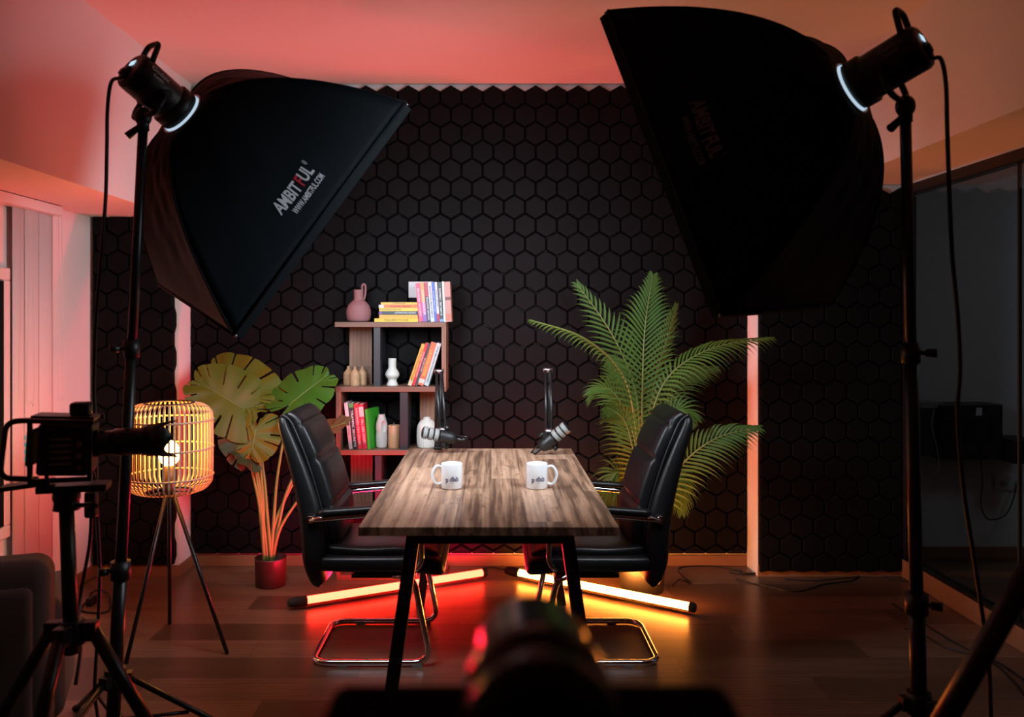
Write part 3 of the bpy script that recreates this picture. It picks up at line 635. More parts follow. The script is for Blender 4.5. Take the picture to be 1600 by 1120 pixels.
# ------------------------------------------------------------------ microphones on boom arms
def arm_bar(m, p0, p1, w, off=0.011):
    p0 = Vector(p0); p1 = Vector(p1)
    for s in (-1, 1): m.tube([p0+Vector((s*off, 0, 0)), p1+Vector((s*off, 0, 0))], w, 8)
def boom(label, base, top, joint, mic, mdir, label2):
    a = thing('boom_arm', label, 'microphone arm', base, 'microphone arms')
    B = Vector(base); T = Vector(top); J = Vector(joint)
    m = MB(); m.bx(B.x-0.02, B.x+0.02, B.y-0.02, TD1+0.02, TZ+0.0005, TZ+0.014); m.bx(B.x-0.02, B.x+0.02, TD1+0.002, TD1+0.02, TZ-0.095, TZ); m.bx(B.x-0.02, B.x+0.02, B.y-0.02, TD1+0.02, TZ-0.105, TZ-0.093); m.cyl(B+Vector((0, 0, 0.012)), B+Vector((0, 0, 0.062)), 0.018, 0.013); m.build('clamp', 'blackmetal', a, bevel=0.003)
    m = MB(); m.cyl(B+Vector((0, 0, -0.13)), B+Vector((0, 0, -0.031)), 0.005); m.cyl(B+Vector((0, 0, -0.14)), B+Vector((0, 0, -0.125)), 0.016); m.cyl(B+Vector((0, 0, -0.035)), B+Vector((0, 0, -0.029)), 0.012); m.build('clamp_screw', 'blackmetal', a)
    m = MB(); arm_bar(m, B+Vector((0, 0, 0.06)), T, 0.0075, 0.010); m.build('lower_arm', 'blackmetal', a)
    m = MB(); arm_bar(m, T+Vector((0, -0.01, 0)), J, 0.0075, 0.013); m.build('upper_arm', 'blackmetal', a)
    m = MB(); m.cyl(T+Vector((-0.024, -0.004, 0)), T+Vector((0.024, -0.004, 0)), 0.011); m.cyl(J+Vector((-0.02, 0, 0)), J+Vector((0.02, 0, 0)), 0.014); m.build('hinge', 'steel', a)
    m = MB(); m.tube([B+Vector((0.01, 0.02, 0.05)), B+Vector((0.014, 0.02, 0.2)), T+Vector((0.005, 0.012, 0.01)), J+Vector((0.014, 0.01, 0.03)), J+Vector((0.012, 0, 0))], 0.0035, 8, sub=6); m.build('arm_cable', 'cable', a)
    mc = Vector(mic); md = Vector(mdir).normalized()
    mm = thing('microphone', label2, 'microphone', mc, 'broadcast microphones')
    def P_(t): return mc+md*t
    MB().lathe([(0.012, -0.085), (0.02, -0.082), (0.0275, -0.07), (0.0305, -0.055), (0.0305, -0.008), (0.0295, -0.004)], mc, md, 32).build('body', 'blackplastic', mm)
    q = -0.004
    for i in range(3):
        MB().lathe([(0.0245, q), (0.0245, q+0.007)], mc, md, 32).build('ring', 'blackplastic', mm); q += 0.007
        MB().lathe([(0.0285, q), (0.0298, q+0.001), (0.0298, q+0.019), (0.0285, q+0.02)], mc, md, 32).build('grille_band', 'greyband', mm); q += 0.02
    MB().lathe([(0.0255, q), (0.0255, q+0.003), (0.012, q+0.008)], mc, md, 32).build('front_grille', 'blackmetal', mm)
    x, y, _ = frame(md)
    side = Vector((0, 1, 0))
    u_ = md.cross(Vector((0, 1, 0))).normalized()
    m = MB(); m.tube([P_(-0.03)+u_*0.045, P_(-0.05)+u_*0.048+side*0.01, J], 0.009, 8, sub=4); m.box(P_(-0.03)+u_*0.036, (0.02, 0.03, 0.02)); m.build('swivel_mount', 'blackmetal', mm)
    m = MB(); m.cyl(P_(-0.03)-u_*0.03, P_(-0.03)-u_*0.052, 0.009, 0.011, 12); m.build('knob', 'blackmetal', mm)
    tail = P_(-0.085)
    m = MB(); m.tube([tail, tail-md*0.03, tail-md*0.045+Vector((0, 0.0, 0.010)), tail-md*0.05+Vector((0, 0.02, 0.016)), J+Vector((0, 0.03, -0.02))], lambda t: 0.0085 if t < 0.42 else 0.0035, 10, sub=6); m.build('connector', 'blackgloss', mm)
BYM = 4.105
boom('black scissor boom arm clamped to the left of the table\'s far edge', (wx(684, BYM), BYM, TZ), at(686, 580, 4.1), at(692, 672, 3.98), at(686, 680, 3.96), (-1, -0.15, 0.22),
     'black microphone with grey bands pointing left, in front of the ribbed vase')
boom('black scissor boom arm clamped to the right of the table\'s far edge', (wx(855, BYM), BYM, TZ), at(856, 578, 4.1), at(858, 674, 3.98), at(866, 683, 3.93), (0.72, -0.12, 0.62),
     'black microphone with grey bands pointing up to the right, above the right mug')

# ------------------------------------------------------------------ light tubes on the floor
def light_tube(p0, p1, m, label, col, watts, flip, tilt=0.0):
    p0 = Vector(p0); p1 = Vector(p1); a = (p1-p0).normalized()
    r = thing('light_tube', label, 'lamp', ((p0.x+p1.x)/2, (p0.y+p1.y)/2, 0), 'glowing light tubes on the floor')
    MB().cyl(p0, p1, 0.0195, n=24).build('diffuser', m, r)
    x = a.cross(Vector((0, 0, 1))).normalized()
    mb = MB(); n = 8; rs = []
    for p in (p0, p1):
        rs.append([p+(x*math.cos(PI*1.2+PI*0.6*k/n)*0.021+Vector((0, 0, 1))*math.sin(PI*1.2+PI*0.6*k/n)*0.021) for k in range(n+1)])
    mb.rings(rs, cap=True); mb.build('housing', 'blackmetal', r)
    for p, s in ((p0, -1), (p1, 1)):
        L_ = 0.09 if (s < 0) != flip else 0.03
        e = p+a*s*L_; e2 = e.copy(); MB().lathe([(0.024, 0), (0.024, L_*0.6), (0.019, L_*0.92), (0.012, L_)], p, a*s, 20).build('end_cap', 'rubber', r)
    l = bpy.data.lights.new('tube_light', 'AREA'); l.shape = 'RECTANGLE'; l.size = (p1-p0).length*0.98; l.size_y = 0.03; l.color = col; l.energy = watts; l.spread = PI
    lo = bpy.data.objects.new('tube_light', l); COL.objects.link(lo); lo.parent = r
    z_ = Vector((0, 0, 1)); X = a; Y = (-z_).cross(X)*-1
    z_ = (z_*math.cos(tilt)+Vector((0, 1, 0))*math.sin(tilt)); z_ = (z_-a*z_.dot(a)).normalized()
    Zax = -z_   # lamps shine along -Z of their own axes: turn local -Z to world +Z
    Y = Zax.cross(X).normalized(); Mx = Matrix((X, Y, Zax)).transposed().to_4x4()
    lo.matrix_local = Matrix.Translation((p0+p1)/2+z_*0.0245-Vector(r.location)) @ Mx
    return r
RT0, RT1 = on_floor(479, 938, 0.036), on_floor(753, 895, 0.036)
OT0, OT1 = on_floor(812, 895, 0.036), on_floor(1078, 948, 0.036)
light_tube(RT0, RT1, 'red_tube', 'red glowing light tube lying on the floor behind the left chair', (1.0, 0.008, 0.07), RED_UP, False, 0.2)
light_tube(OT0, OT1, 'orange_tube', 'orange glowing light tube lying on the floor behind the right chair', (1.0, 0.27, 0.045), ORANGE_UP, False, 0.7)

# ------------------------------------------------------------------ rattan floor lamp
LC = Vector((wx(264.5, 3.53), 3.53, 0)); LS = 1300/3.53
lamp = thing('floor_lamp', 'round rattan cage lamp glowing warm on a black tripod at the left', 'lamp', LC)
zt, zb_ = wz(629, 3.53), wz(769, 3.53); RL = 65/LS
prof = sm([(0.55, 0.0), (0.80, 0.025), (0.95, 0.09), (1.0, 0.20), (1.0, 0.80), (0.95, 0.91), (0.80, 0.975), (0.55, 1.0)], 5)
mb = MB(); NS = 52
for k in range(NS):
    a = 2*PI*k/NS; ca, sa = math.cos(a), math.sin(a); tx, ty = -sa, ca; rs = []
    for rr, h in prof:
        c0 = Vector((LC.x+ca*rr*RL, LC.y+sa*rr*RL, zb_+(zt-zb_)*h)); w = 0.0036
        rs.append([c0+Vector((tx*w*i+ca*0.0013*j_, ty*w*i+sa*0.0013*j_, 0)) for i, j_ in ((-1, -1), (1, -1), (1, 1), (-1, 1))])
    mb.rings(rs, True, False)
shade = mb.build('lamp_shade', 'rattan', lamp)
for h in (0.19, 0.50, 0.81, 0.003, 0.997):
    rr = RL*1.012 if 0.1 < h < 0.9 else RL*0.56
    MB().tube([(LC.x+rr*math.cos(a*PI/24), LC.y+rr*math.sin(a*PI/24), zb_+(zt-zb_)*h) for a in range(48)], 0.0042, 6, close=True).build('hoop', 'rattan' if 0.1 < h < 0.9 else 'blackmetal', shade)
MB().ell((LC.x, LC.y, zb_+0.165), (0.044, 0.044, 0.055)).build('bulb', 'bulb', lamp)
MB().cyl((LC.x, LC.y, zb_), (LC.x, LC.y, zb_+0.115), 0.021, 0.024).build('socket', 'socket', lamp)
m = MB()
for k in range(3):
    a = 2*PI*k/3; m.cyl((LC.x, LC.y, zb_+0.004), (LC.x+0.56*RL*math.cos(a), LC.y+0.56*RL*math.sin(a), zb_+0.004), 0.003, n=6)
m.build('base_spider', 'blackmetal', lamp)
for fx, fy in ((197, 1037), (265, 975), (355, 1022)):
    ft = on_floor(fx, fy); MB().tube([Vector((LC.x+(ft.x-LC.x)*0.06, LC.y+(ft.y-LC.y)*0.06, zb_)), ft+Vector((0, 0, 0.004))], 0.0085, 10).build('leg', 'blackmetal', lamp)
pl = bpy.data.lights.new('bulb_light', 'POINT'); pl.energy = 10.0; pl.color = (1.0, 0.36, 0.05); pl.shadow_soft_size = 0.045
po = bpy.data.objects.new('bulb_light', pl); COL.objects.link(po); po.parent = lamp; po.location = (0, 0, zb_+0.235)

# ------------------------------------------------------------------ monstera
def leaf_mesh(org, tip, nrm, wid, seed, slits=6, curl=0.12, m='monstera', parent=None, fold=0.15):
    """heart-shaped split leaf: ORG where the stalk joins, TIP the point, NRM the facing side"""
    rnd = random.Random(seed); O = Vector(org); T = Vector(tip); ax = (T-O); Ln = ax.length; ax.normalize()
    nv = Vector(nrm); nv = (nv-ax*nv.dot(ax)).normalized(); sd = ax.cross(nv).normalized()
    NQ, NT = 150, 12; mb = MB()
    for side in (-1, 1):
        gaps = [((i+0.8+rnd.uniform(-0.2, 0.2))/(slits+1.1), rnd.uniform(0.005, 0.010), rnd.uniform(0.34, 0.62)) for i in range(slits)]
        o = len(mb.v)
        for i in range(NQ+1):
            q = i/NQ; mpos = max(0.0, (q-0.22)/0.78)*0.93; phi = math.radians(158*(1-q)**1.05+6)
            rr = wid*(0.30+0.80*math.sin(PI*min(1, 0.18+q*0.84))**0.8)*(0.75 if q < 0.05 else 1.0)
            rr *= (1-0.75*max(0, (q-0.8)/0.2)**1.5)
            if q < 0.22: rr *= 0.72+0.28*q/0.22
            lob = 0.0
            for g, w_, d_ in gaps: lob = max(lob, 1-min(1, abs(q-g)/0.03))
            rr *= 1-0.03*lob
            for j_ in range(NT+1):
                t_ = j_/NT; x_ = mpos*Ln+rr*t_*math.cos(phi); y_ = rr*t_*math.sin(phi)
                z_ = -curl*(y_/wid)**2*wid*1.4+fold*y_-curl*1.5*max(0, x_/Ln)**2*Ln*0.6+0.006*math.sin(q*34+seed)*t_
                mb.v.append(O+ax*x_+sd*(side*y_)+nv*z_)
        for i in range(NQ):
            q = (i+0.5)/NQ; cut = 2
            for g, w_, d_ in gaps:
                if abs(q-g) < w_: cut = d_
            for j_ in range(NT):
                if (j_+0.5)/NT > cut: continue
                if cut < 2 and False: continue
                a = o+i*(NT+1)+j_; f = (a, a+1, a+NT+2, a+NT+1)
                mb.f.append(f if side > 0 else f[::-1]); mb.sm.append(True)
    lf = mb.build('leaf', m, parent)
    rb = MB(); pts = [O+ax*(x*Ln)+nv*(-curl*1.5*x*x*Ln*0.6+0.0015) for x in (0, 0.25, 0.5, 0.75, 0.93)]
    rb.tube(pts, lambda t: 0.0035*(1-0.75*t), 6); rb.build('midrib', 'stem', lf)
    return lf
PC = Vector((wx(423, 4.36), 4.36, 0))
mo = thing('monstera_plant', 'potted monstera with large split leaves in a dark red pot behind the left chair', 'plant', PC)
MB().lathe([(0.072, 0), (0.078, 0.004), (0.081, 0.14), (0.081, 0.148), (0.076, 0.148), (0.075, 0.13), (0.0, 0.13)], PC, n=40).build('pot', 'pot', mo)
MB().lathe([(0.074, 0.125), (0.05, 0.133), (0.0, 0.136)], PC, n=24).build('soil', 'soil', mo)
# (leaf joint px, tip px, depth joint, depth tip, normal, width, material, slits)
LV = [((380, 639), (303, 590), 4.30, 4.22, (0.25, -0.8, 0.5), 0.175, 'monstera', 7, 1),
      ((392, 622), (325, 563), 4.36, 4.44, (0.1, -0.8, 0.55), 0.175, 'monstera', 6, 2),
      ((453, 632), (514, 580), 4.33, 4.40, (-0.15, -0.75, 0.6), 0.15, 'monsteragreen', 6, 3),
      ((400, 668), (392, 712), 4.30, 4.25, (0.35, -0.9, 0.1), 0.125, 'monstera', 6, 4),
      ((385, 705), (350, 655), 4.27, 4.22, (0.2, -0.6, 0.55), 0.10, 'monsteradark', 5, 5),
      ((395, 718), (357, 690), 4.30, 4.24, (0.0, -0.4, 0.9), 0.09, 'monsteradark', 4, 6),
      ((497, 676), (545, 655), 4.28, 4.22, (0.2, -0.45, 0.85), 0.095, 'monsteradark', 4, 7)]
for (ju, jv), (tu, tv), dj, dt, nr, wd, mt, sl, sd_ in LV:
    J_ = at(ju, jv, dj); T_ = at(tu, tv, dt)
    leaf_mesh(J_, T_, nr, wd, sd_, sl, 0.10, mt, mo)
    st0 = PC+Vector((random.uniform(-0.03, 0.03), random.uniform(-0.03, 0.02), 0.13))
    md_ = st0.lerp(J_, 0.5)+Vector(((J_.x-PC.x)*-0.15, 0, 0.02))
    MB().tube([st0, st0.lerp(md_, 0.5), md_, md_.lerp(J_, 0.6)+Vector((0, 0, 0.015)), J_], lambda t: 0.0095*(1-0.62*t)+0.001, 8, sub=5).build('stalk', 'stem', mo)
for (tu, tv) in ((391, 720), (463, 745), (470, 775)):
    J_ = at(tu, tv, 4.33); st0 = PC+Vector((random.uniform(-0.03, 0.03), 0.0, 0.13))
    MB().tube([st0, st0.lerp(J_, 0.5)+Vector(((J_.x-PC.x)*-0.2, 0, 0)), J_], lambda t: 0.011*(1-0.6*t)+0.001, 8, sub=6).build('stalk', 'stem', mo)

# ------------------------------------------------------------------ palm
def frond(pts, ll, m, parent, nrm=(0, -1, 0), n=34, droop=0.25, start=0.22, sides=(1, -1), vee=0.35, seed=0, lw=0.0062):
    rnd = random.Random(seed); P_ = spline([Vector(p) for p in pts], 12); mN = len(P_); mb = MB()
    fr_ = MB().tube(P_, lambda t: 0.0065*(1-0.85*t)+0.0008, 7)
    nv0 = Vector(nrm).normalized()
    for i in range(n):
        f = start+(1-start)*(i+0.5)/n; x = f*(mN-1); j_ = min(int(x), mN-2); c = P_[j_].lerp(P_[j_+1], x-j_)
        t_ = (P_[min(j_+2, mN-1)]-P_[max(j_-1, 0)]).normalized(); nv = (nv0-t_*nv0.dot(t_)).normalized(); sd = t_.cross(nv)
        g = (f-start)/(1-start); env = (0.55+0.6*math.sin(PI*min(1, g*0.9+0.12)))*(1-0.55*g**3)
        for s_1 in sides:
            L_ = ll*env*rnd.uniform(0.9, 1.08)
            d0 = (sd*s_1*(1.0-0.45*g)+t_*(0.35+0.85*g)+nv*vee*rnd.uniform(0.6, 1.2)).normalized()
            wdir = d0.cross(nv).normalized(); pv_ = None; o = len(mb.v); K_ = 6
            for k in range(K_+1):
                h = k/K_; p = c+d0*L_*h+Vector((0, 0, -droop*L_*h*h*h))+t_*0.18*L_*h*h
                w = lw*(math.sin(PI*min(1, 0.12+h*0.88))**0.7)*(1-h**4)+0.0004
                mb.v += [p-wdir*w, p+nv*-0.0012, p+wdir*w]
            for k in range(K_):
                a = o+3*k
                mb.f += [(a, a+1, a+4, a+3), (a+1, a+2, a+5, a+4)]; mb.sm += [False, False]
    lf = mb.build('frond', m, parent); fr_.build('rachis', 'stem', lf)
    return lf
PP = Vector((wx(1003, 4.28), 4.28, 0))
pa = thing('palm_plant', 'tall potted palm with long feathery fronds behind the right chair', 'plant', PP)
MB().lathe([(0.10, 0), (0.108, 0.004), (0.125, 0.20), (0.125, 0.21), (0.118, 0.21), (0.117, 0.19), (0, 0.19)], PP, n=40).build('pot', 'blackplastic', pa)
MB().lathe([(0.116, 0.18), (0.08, 0.195), (0.0, 0.20)], PP, n=24).build('soil', 'soil', pa)
def fp(L, d): return [at(u, v, dd) for (u, v), dd in zip(L, d)]
B0 = (1003, 800)
FR = [([B0, (1003, 690), (1004, 600), (1008, 510), (1020, 432)], (4.28, 4.27, 4.26, 4.27, 4.33), 0.225, (0, -1, 0.1), 34, 0.45, (1, -1), 0.12, 0.30),
      ([B0, (1000, 680), (990, 600), (955, 520), (902, 444)], (4.28, 4.3, 4.33, 4.36, 4.4), 0.16, (0.1, -1, 0.25), 24, 0.3, (1, -1), 0.18, 0.36),
      ([B0, (996, 690), (975, 590), (915, 530), (830, 500)], (4.28, 4.25, 4.18, 4.12, 4.06), 0.105, (0.3, -0.3, 0.9), 30, 0.55, (1, -1), 0.05, 0.40),
      ([B0, (1010, 690), (1040, 595), (1110, 545), (1205, 528)], (4.28, 4.26, 4.22, 4.18, 4.14), 0.14, (-0.3, -0.55, 0.8), 30, 0.55, (1, -1), 0.12, 0.36),
      ([B0, (1008, 700), (1022, 600), (1042, 530), (1057, 478)], (4.3, 4.36, 4.42, 4.46, 4.5), 0.13, (-0.8, -0.5, 0.2), 26, 0.3, (1, -1), 0.3, 0.36),
      ([B0, (1000, 760), (990, 704), (975, 656), (948, 636)], (4.28, 4.18, 4.10, 4.05, 3.98), 0.17, (-0.25, -1, 0.3), 26, 0.45, (1, -1), 0.12, 0.22),
      ([B0, (1030, 780), (1068, 723), (1120, 684), (1184, 668)], (4.28, 4.25, 4.2, 4.15, 4.1), 0.155, (0.1, -0.9, 0.45), 27, 0.45, (1, -1), 0.10, 0.24),
      ([B0, (1010, 730), (1030, 670), (1058, 640), (1085, 655)], (4.28, 4.27, 4.22, 4.18, 4.13), 0.12, (0.1, -0.7, 0.6), 24, 0.35, (1, -1), 0.2, 0.4),
      ([B0, (1000, 740), (985, 660), (955, 610), (925, 615)], (4.28, 4.3, 4.32, 4.34, 4.34), 0.15, (0, -0.7, 0.7), 28, 0.4, (1, -1), 0.15, 0.35),
      ([B0, (990, 770), (972, 740), (958, 745), (945, 790)], (4.28, 4.22, 4.16, 4.12, 4.1), 0.13, (0, -0.9, 0.3), 22, 0.4, (1, -1), 0.1, 0.3),
      ([B0, (1025, 780), (1050, 745), (1062, 755), (1065, 800)], (4.28, 4.3, 4.33, 4.33, 4.33), 0.10, (0, -0.9, 0.3), 18, 0.4, (1, -1), 0.1, 0.45),
      ([B0, (1012, 720), (1035, 640), (1070, 590), (1118, 575)], (4.3, 4.33, 4.38, 4.42, 4.44), 0.13, (-0.2, -0.7, 0.6), 26, 0.45, (1, -1), 0.15, 0.4),
      ([B0, (998, 720), (980, 640), (965, 590), (958, 560)], (4.3, 4.36, 4.42, 4.45, 4.48), 0.13, (0, -0.9, 0.3), 24, 0.35, (1, -1), 0.2, 0.35)]
for i, (pp_, dd_, ll_, nr_, n_, dr_, sd_, vv_, st_) in enumerate(FR):
    frond(fp(pp_, dd_), ll_, 'palm', pa, nr_, n_, dr_, st_, sd_, vv_, i)
for i in range(5):
    a = i*1.3; q = PP+Vector((0.035*math.cos(a), 0.03*math.sin(a), 0.19)); MB().tube([q, q+Vector((0, 0, 0.2)), at(1003, 800, 4.28)+Vector((0.012*math.cos(a), 0.012*math.sin(a), 0))], 0.012, 8, sub=4).build('stalk', 'trunk', pa)

# ------------------------------------------------------------------ softboxes, heads, stands
def softbox(A, B, C, ring, nrm, diff, label, head_label, stand_label, cab_label, text_rev, top, base, knob_side, hub_z, az, emis):
    A, B, C, ring, nrm = map(Vector, (A, B, C, ring, nrm)); nrm.normalize()
    ctr = (A+C)/2; H = (ring-ctr).length; D = A+C-B
    cor = [B, A, D, C]     # side 0 is B->A (the printed one)
    r = thing('softbox', label, 'softbox', ring, 'softboxes')
    r0 = 0.075; AB_ = (A-B).length
    def rim(s, u): return cor[s].lerp(cor[(s+1) % 4], u)
    def S_(s, u, t):
        """side s, along u, t 0 at ring to 1 at rim"""
        ci = rim(s, u); rad = ci-ctr; R0 = rad.normalized()*r0
        # round start, straight-edged end
        hgt = H*(1-t**1.75)
        w = t**0.9
        p = ctr+R0*(1-w)+rad*w+nrm*hgt
        mid = 4*u*(1-u); inward = -(ctr+nrm*hgt-p); inw = (ctr+nrm*hgt)-p
        wr = (0.004*math.sin(7*u+9*t+s*2)+0.0035*math.sin(19*u-13*t+s)+0.0025*math.sin(31*u+17*t))*math.sin(PI*t)*mid
        return p+inw*(0.075*mid*math.sin(PI*min(1, t*1.02))**1.0*1.0)+nrm*wr
    NU, NT = 24, 30
    for s in range(4):
        pass
    mb = MB(); o = 0
    for s in range(4):
        o = len(mb.v)
        for i in range(NU+1):
            for j_ in range(NT+1): mb.v.append(S_(s, i/NU, j_/NT))
        for i in range(NU):
            for j_ in range(NT):
                a = o+i*(NT+1)+j_; mb.f.append((a, a+1, a+NT+2, a+NT+1)); mb.sm.append(True)
    shell = mb.build('fabric_shell', 'softfabric', r, solid=0.002)
    # seams with ribs along the four corners and the hem around the rim
    for s in range(4): MB().tube([S_(s, 0, t/20)+nrm*0.001 for t in range(1, 21)], 0.0035, 6).build('seam', 'softfabric', shell)
    hem = MB()
    for s in range(4):
        a_, b_ = cor[s], cor[(s+1) % 4]; e1 = (b_-a_).normalized()
        hem.tube([a_, b_], 0.006, 8)
        q = -nrm*0.035; hem.quad(a_, b_, b_+q, a_+q)
    hem.build('hem', 'softfabric', shell)
    df = MB(); inn = [ctr+(c-ctr)*0.985-nrm*0.004 for c in cor]
    df.quad(*inn); df.build('diffuser', diff, r)
    # the recessed diffuser throws its light forward
    l = bpy.data.lights.new('softbox_light', 'AREA'); l.shape = 'RECTANGLE'; l.size = AB_*0.9; l.size_y = (C-B).length*0.9; l.color = (0.80, 0.90, 1.0); l.energy = SOFT_L if emis == 1 else SOFT_R; l.spread = math.radians(108)
    lo = bpy.data.objects.new('softbox_light', l); COL.objects.link(lo); lo.parent = r
    X = (A-B).normalized(); Zx = nrm; Yx = Zx.cross(X).normalized(); X = Yx.cross(Zx).normalized()
    lo.matrix_local = Matrix.Translation(ctr-nrm*0.012-ring) @ Matrix((X, Yx, Zx)).transposed().to_4x4()
    MB().tube([ring+(c) for c in []] or [ring+nrm*0.0+(frame(nrm)[0]*math.cos(k*PI/20)+frame(nrm)[1]*math.sin(k*PI/20))*(r0+0.001) for k in range(40)], 0.004, 8, close=True).build('speed_ring', 'ringmetal', r)
    MB().lathe([(r0-0.004, 0.0), (r0-0.006, 0.010)], ring, nrm, 40, cap=False).build('ring_gap', 'ringglow', r)
    # print
    AB = (A-B).length
    if not text_rev: u_of = lambda x: x/AB
    else: u_of = lambda x: -x/AB
    def pr(u0, t0):
        def fn(x, y):
            u = u0+(x/AB if not text_rev else -x/AB); t = t0-y/0.42
            e = 1e-3; p = S_(0, u, t); n_ = (S_(0, u+e, t)-p).cross(S_(0, u, t+e)-p).normalized()
            if n_.dot(p-ctr) < 0: n_ = -n_
            return p+n_*0.0035-ring
        return fn
    sg = 1 if not text_rev else -1
    U0, T0 = (0.51, 0.84) if not text_rev else (0.52, 0.82)
    pm = 'print' if not text_rev else 'printshaded'
    text_part('logo', 'AMBIT', 0.035, pm, shell, pr(U0-sg*0.043, T0), bold=0.001, xs=1.28)
    text_part('logo', 'F', 0.035, 'printred' if not text_rev else 'printshaded', shell, pr(U0+sg*0.040, T0), bold=0.001, xs=1.28)
    text_part('logo', 'UL', 0.035, pm, shell, pr(U0+sg*0.077, T0), bold=0.001, xs=1.28)
    text_part('logo', 'WWW.AMBITFUL.COM', 0.0165, pm, shell, pr(U0+sg*0.02, T0+0.062), bold=0.0004)
    text_part('logo', '\u00ae', 0.016, pm, shell, pr(U0+sg*0.112, T0-0.03))
    # tension tips at the far corners
    for c in (A, B): MB().ell(c-nrm*0.01, (0.005, 0.005, 0.005), n=10, m=6).build('rib_tip', 'steel', r)
    # head
    hd = thing('studio_light', head_label, 'studio light', ring+nrm*0.1, 'studio light heads')
    x_, y_, z_ = frame(nrm)
    upv = (Vector((0, 0, 1))-nrm*nrm.z).normalized(); sv = nrm.cross(upv).normalized()
    LH = 0.205
    MB().lathe([(0.066, 0.012), (0.070, 0.014), (0.070, 0.05), (0.0635, 0.054)], ring, nrm, 40).build('front_collar', 'blackplastic', hd)
    MB().lathe([(0.062, 0.054), (0.0625, 0.056), (0.0625, LH-0.02), (0.059, LH-0.006), (0.050, LH)], ring, nrm, 40).build('body', 'blackplastic', hd)
    # cooling grooves, control panel at the back
    m = MB()
    for k in range(5): m.lathe([(0.0632, 0.16+k*0.007), (0.0632, 0.163+k*0.007)], ring, nrm, 40, cap=False)
    m.build('vents', 'blackgloss', hd)
    bk = ring+nrm*LH
    m = MB(); c0 = bk+nrm*0.002+upv*0.018; m.quad(*[c0+sv*a*0.016+upv*b*0.010 for a, b in ((-1, -1), (1, -1), (1, 1), (-1, 1))]); m.build('display', 'display', hd)
    MB().lathe([(0.014, 0), (0.013, 0.014), (0.0, 0.014)], bk-upv*0.02+sv*0.012, nrm, 20).build('dial', 'blackmetal', hd)
    # carrying handle on top: closed loop
    hp = [bk-nrm*0.03+upv*0.042+sv*0.040, bk-nrm*0.022+upv*0.118+sv*0.030, bk-nrm*0.022+upv*0.118-sv*0.030, bk-nrm*0.03+upv*0.042-sv*0.040]
    if knob_side < 0: pass
    MB().tube(fillet(hp, 0.018, 4), 0.0085, 8).build('handle', 'blackplastic', hd)
    facing = sv if sv.y < 0 else -sv
    c1 = ring+nrm*0.145+facing*0.0592+upv*0.01
    tx = nrm*(1 if facing.cross(nrm).dot(upv) > 0 else 1)
    xd = -nrm if (-nrm).cross(upv).dot(facing) > 0 else nrm
    def hf(yoff):
        def fn(x, y):
            a = (y+yoff)/0.063; return ring+nrm*0.142+xd*x+(facing*math.cos(a)+upv*math.sin(a))*0.0632-Vector(hd.location)
        return fn
    text_part('logo', 'Godox', 0.023, 'print' if not text_rev else 'printshaded', hd, hf(0.022), bold=0.0003)
    text_part('logo', 'SL60IID', 0.012, 'print' if not text_rev else 'printshaded', hd, hf(0.002), bold=0.0002)
    # bracket
    top = Vector(top); base = Vector(base)
    bc = ring+nrm*0.10-upv*0.022
    m = MB()
    for s in (-1, 1): m.tube([bc+sv*s*0.064+upv*0.0, bc+sv*s*0.066-upv*0.045, bc+sv*s*0.045-upv*0.075, top+Vector((0, 0, 0.03))], 0.0085, 8, sub=4)
    m.ell(top+Vector((0, 0, 0.022)), (0.026, 0.024, 0.03)); m.build('yoke', 'blackplastic', hd)
    for s in (-1, 1): MB().cyl(bc+sv*s*0.054, bc+sv*s*0.078, 0.015, 0.013, 16).build('lock_knob', 'rubber', hd)
    kd = Vector((-0.045, -0.01, -0.04))*1.0
    m = MB(); m.cyl(top+Vector((0, 0, -0.02)), top+Vector((0, 0, 0.02)), 0.018); m.tube([top+Vector((0, 0, 0.0)), top+kd*0.4, top+kd], lambda t: 0.007+0.005*t, 10); m.build('clamp_lever', 'blackplastic', hd)
    # stand
    st = thing('light_stand', stand_label, 'stand', (base.x, base.y, 0), 'light stands')
    hub = Vector((base.x, base.y, hub_z))
    def along(z): return hub.lerp(top, (z-hub_z)/(top.z-hub_z))
    MB().cyl(along(hub_z-0.12), along(0.64), 0.021, n=18).build('lower_pole', 'blackmetal', st)
    MB().cyl(along(0.6), along(1.32), 0.0175, n=18).build('middle_pole', 'blackmetal', st)
    MB().cyl(along(1.28), top-Vector((0, 0, 0.01)), 0.0145, n=18).build('upper_pole', 'blackmetal', st)
    for zc, rr in ((1.30, 0.024), (0.61, 0.030)):
        p = along(zc); m = MB(); m.cyl(p-Vector((0, 0, 0.028)), p+Vector((0, 0, 0.028)), rr, n=18); m.cyl(p, p+Vector((knob_side*0.035, -0.02, 0)), 0.006, n=8); m.cyl(p+Vector((knob_side*0.03, -0.017, 0)), p+Vector((knob_side*0.055, -0.03, 0)), 0.011, 0.013, n=10); m.build('collar', 'blackplastic', st)
    m = MB(); m.cyl(hub-Vector((0, 0, 0.03)), hub+Vector((0, 0, 0.03)), 0.032, n=18)
    for a in az: m.box(hub+Vector((math.cos(a)*0.036, math.sin(a)*0.036, 0)), (0.03, 0.03, 0.035), Matrix.Rotation(a, 3, 'Z'))
    m.build('hub', 'blackplastic', st)
    low = Vector((base.x, base.y, hub_z-0.16)); lowp = hub-Vector((0, 0, 0.13))
    for a in az:
        dv = Vector((math.cos(a), math.sin(a), 0)); ft = Vector((base.x, base.y, 0.012))+dv*0.46
        lg = MB().tube([hub+dv*0.04, ft], 0.0095, 8).build('leg', 'blackmetal', st)
        MB().ell(ft, (0.016, 0.016, 0.012), n=12, m=8).build('rubber_foot', 'rubber', lg)
        MB().tube([lowp, hub.lerp(ft, 0.48)], 0.006, 6).build('brace', 'blackmetal', st)
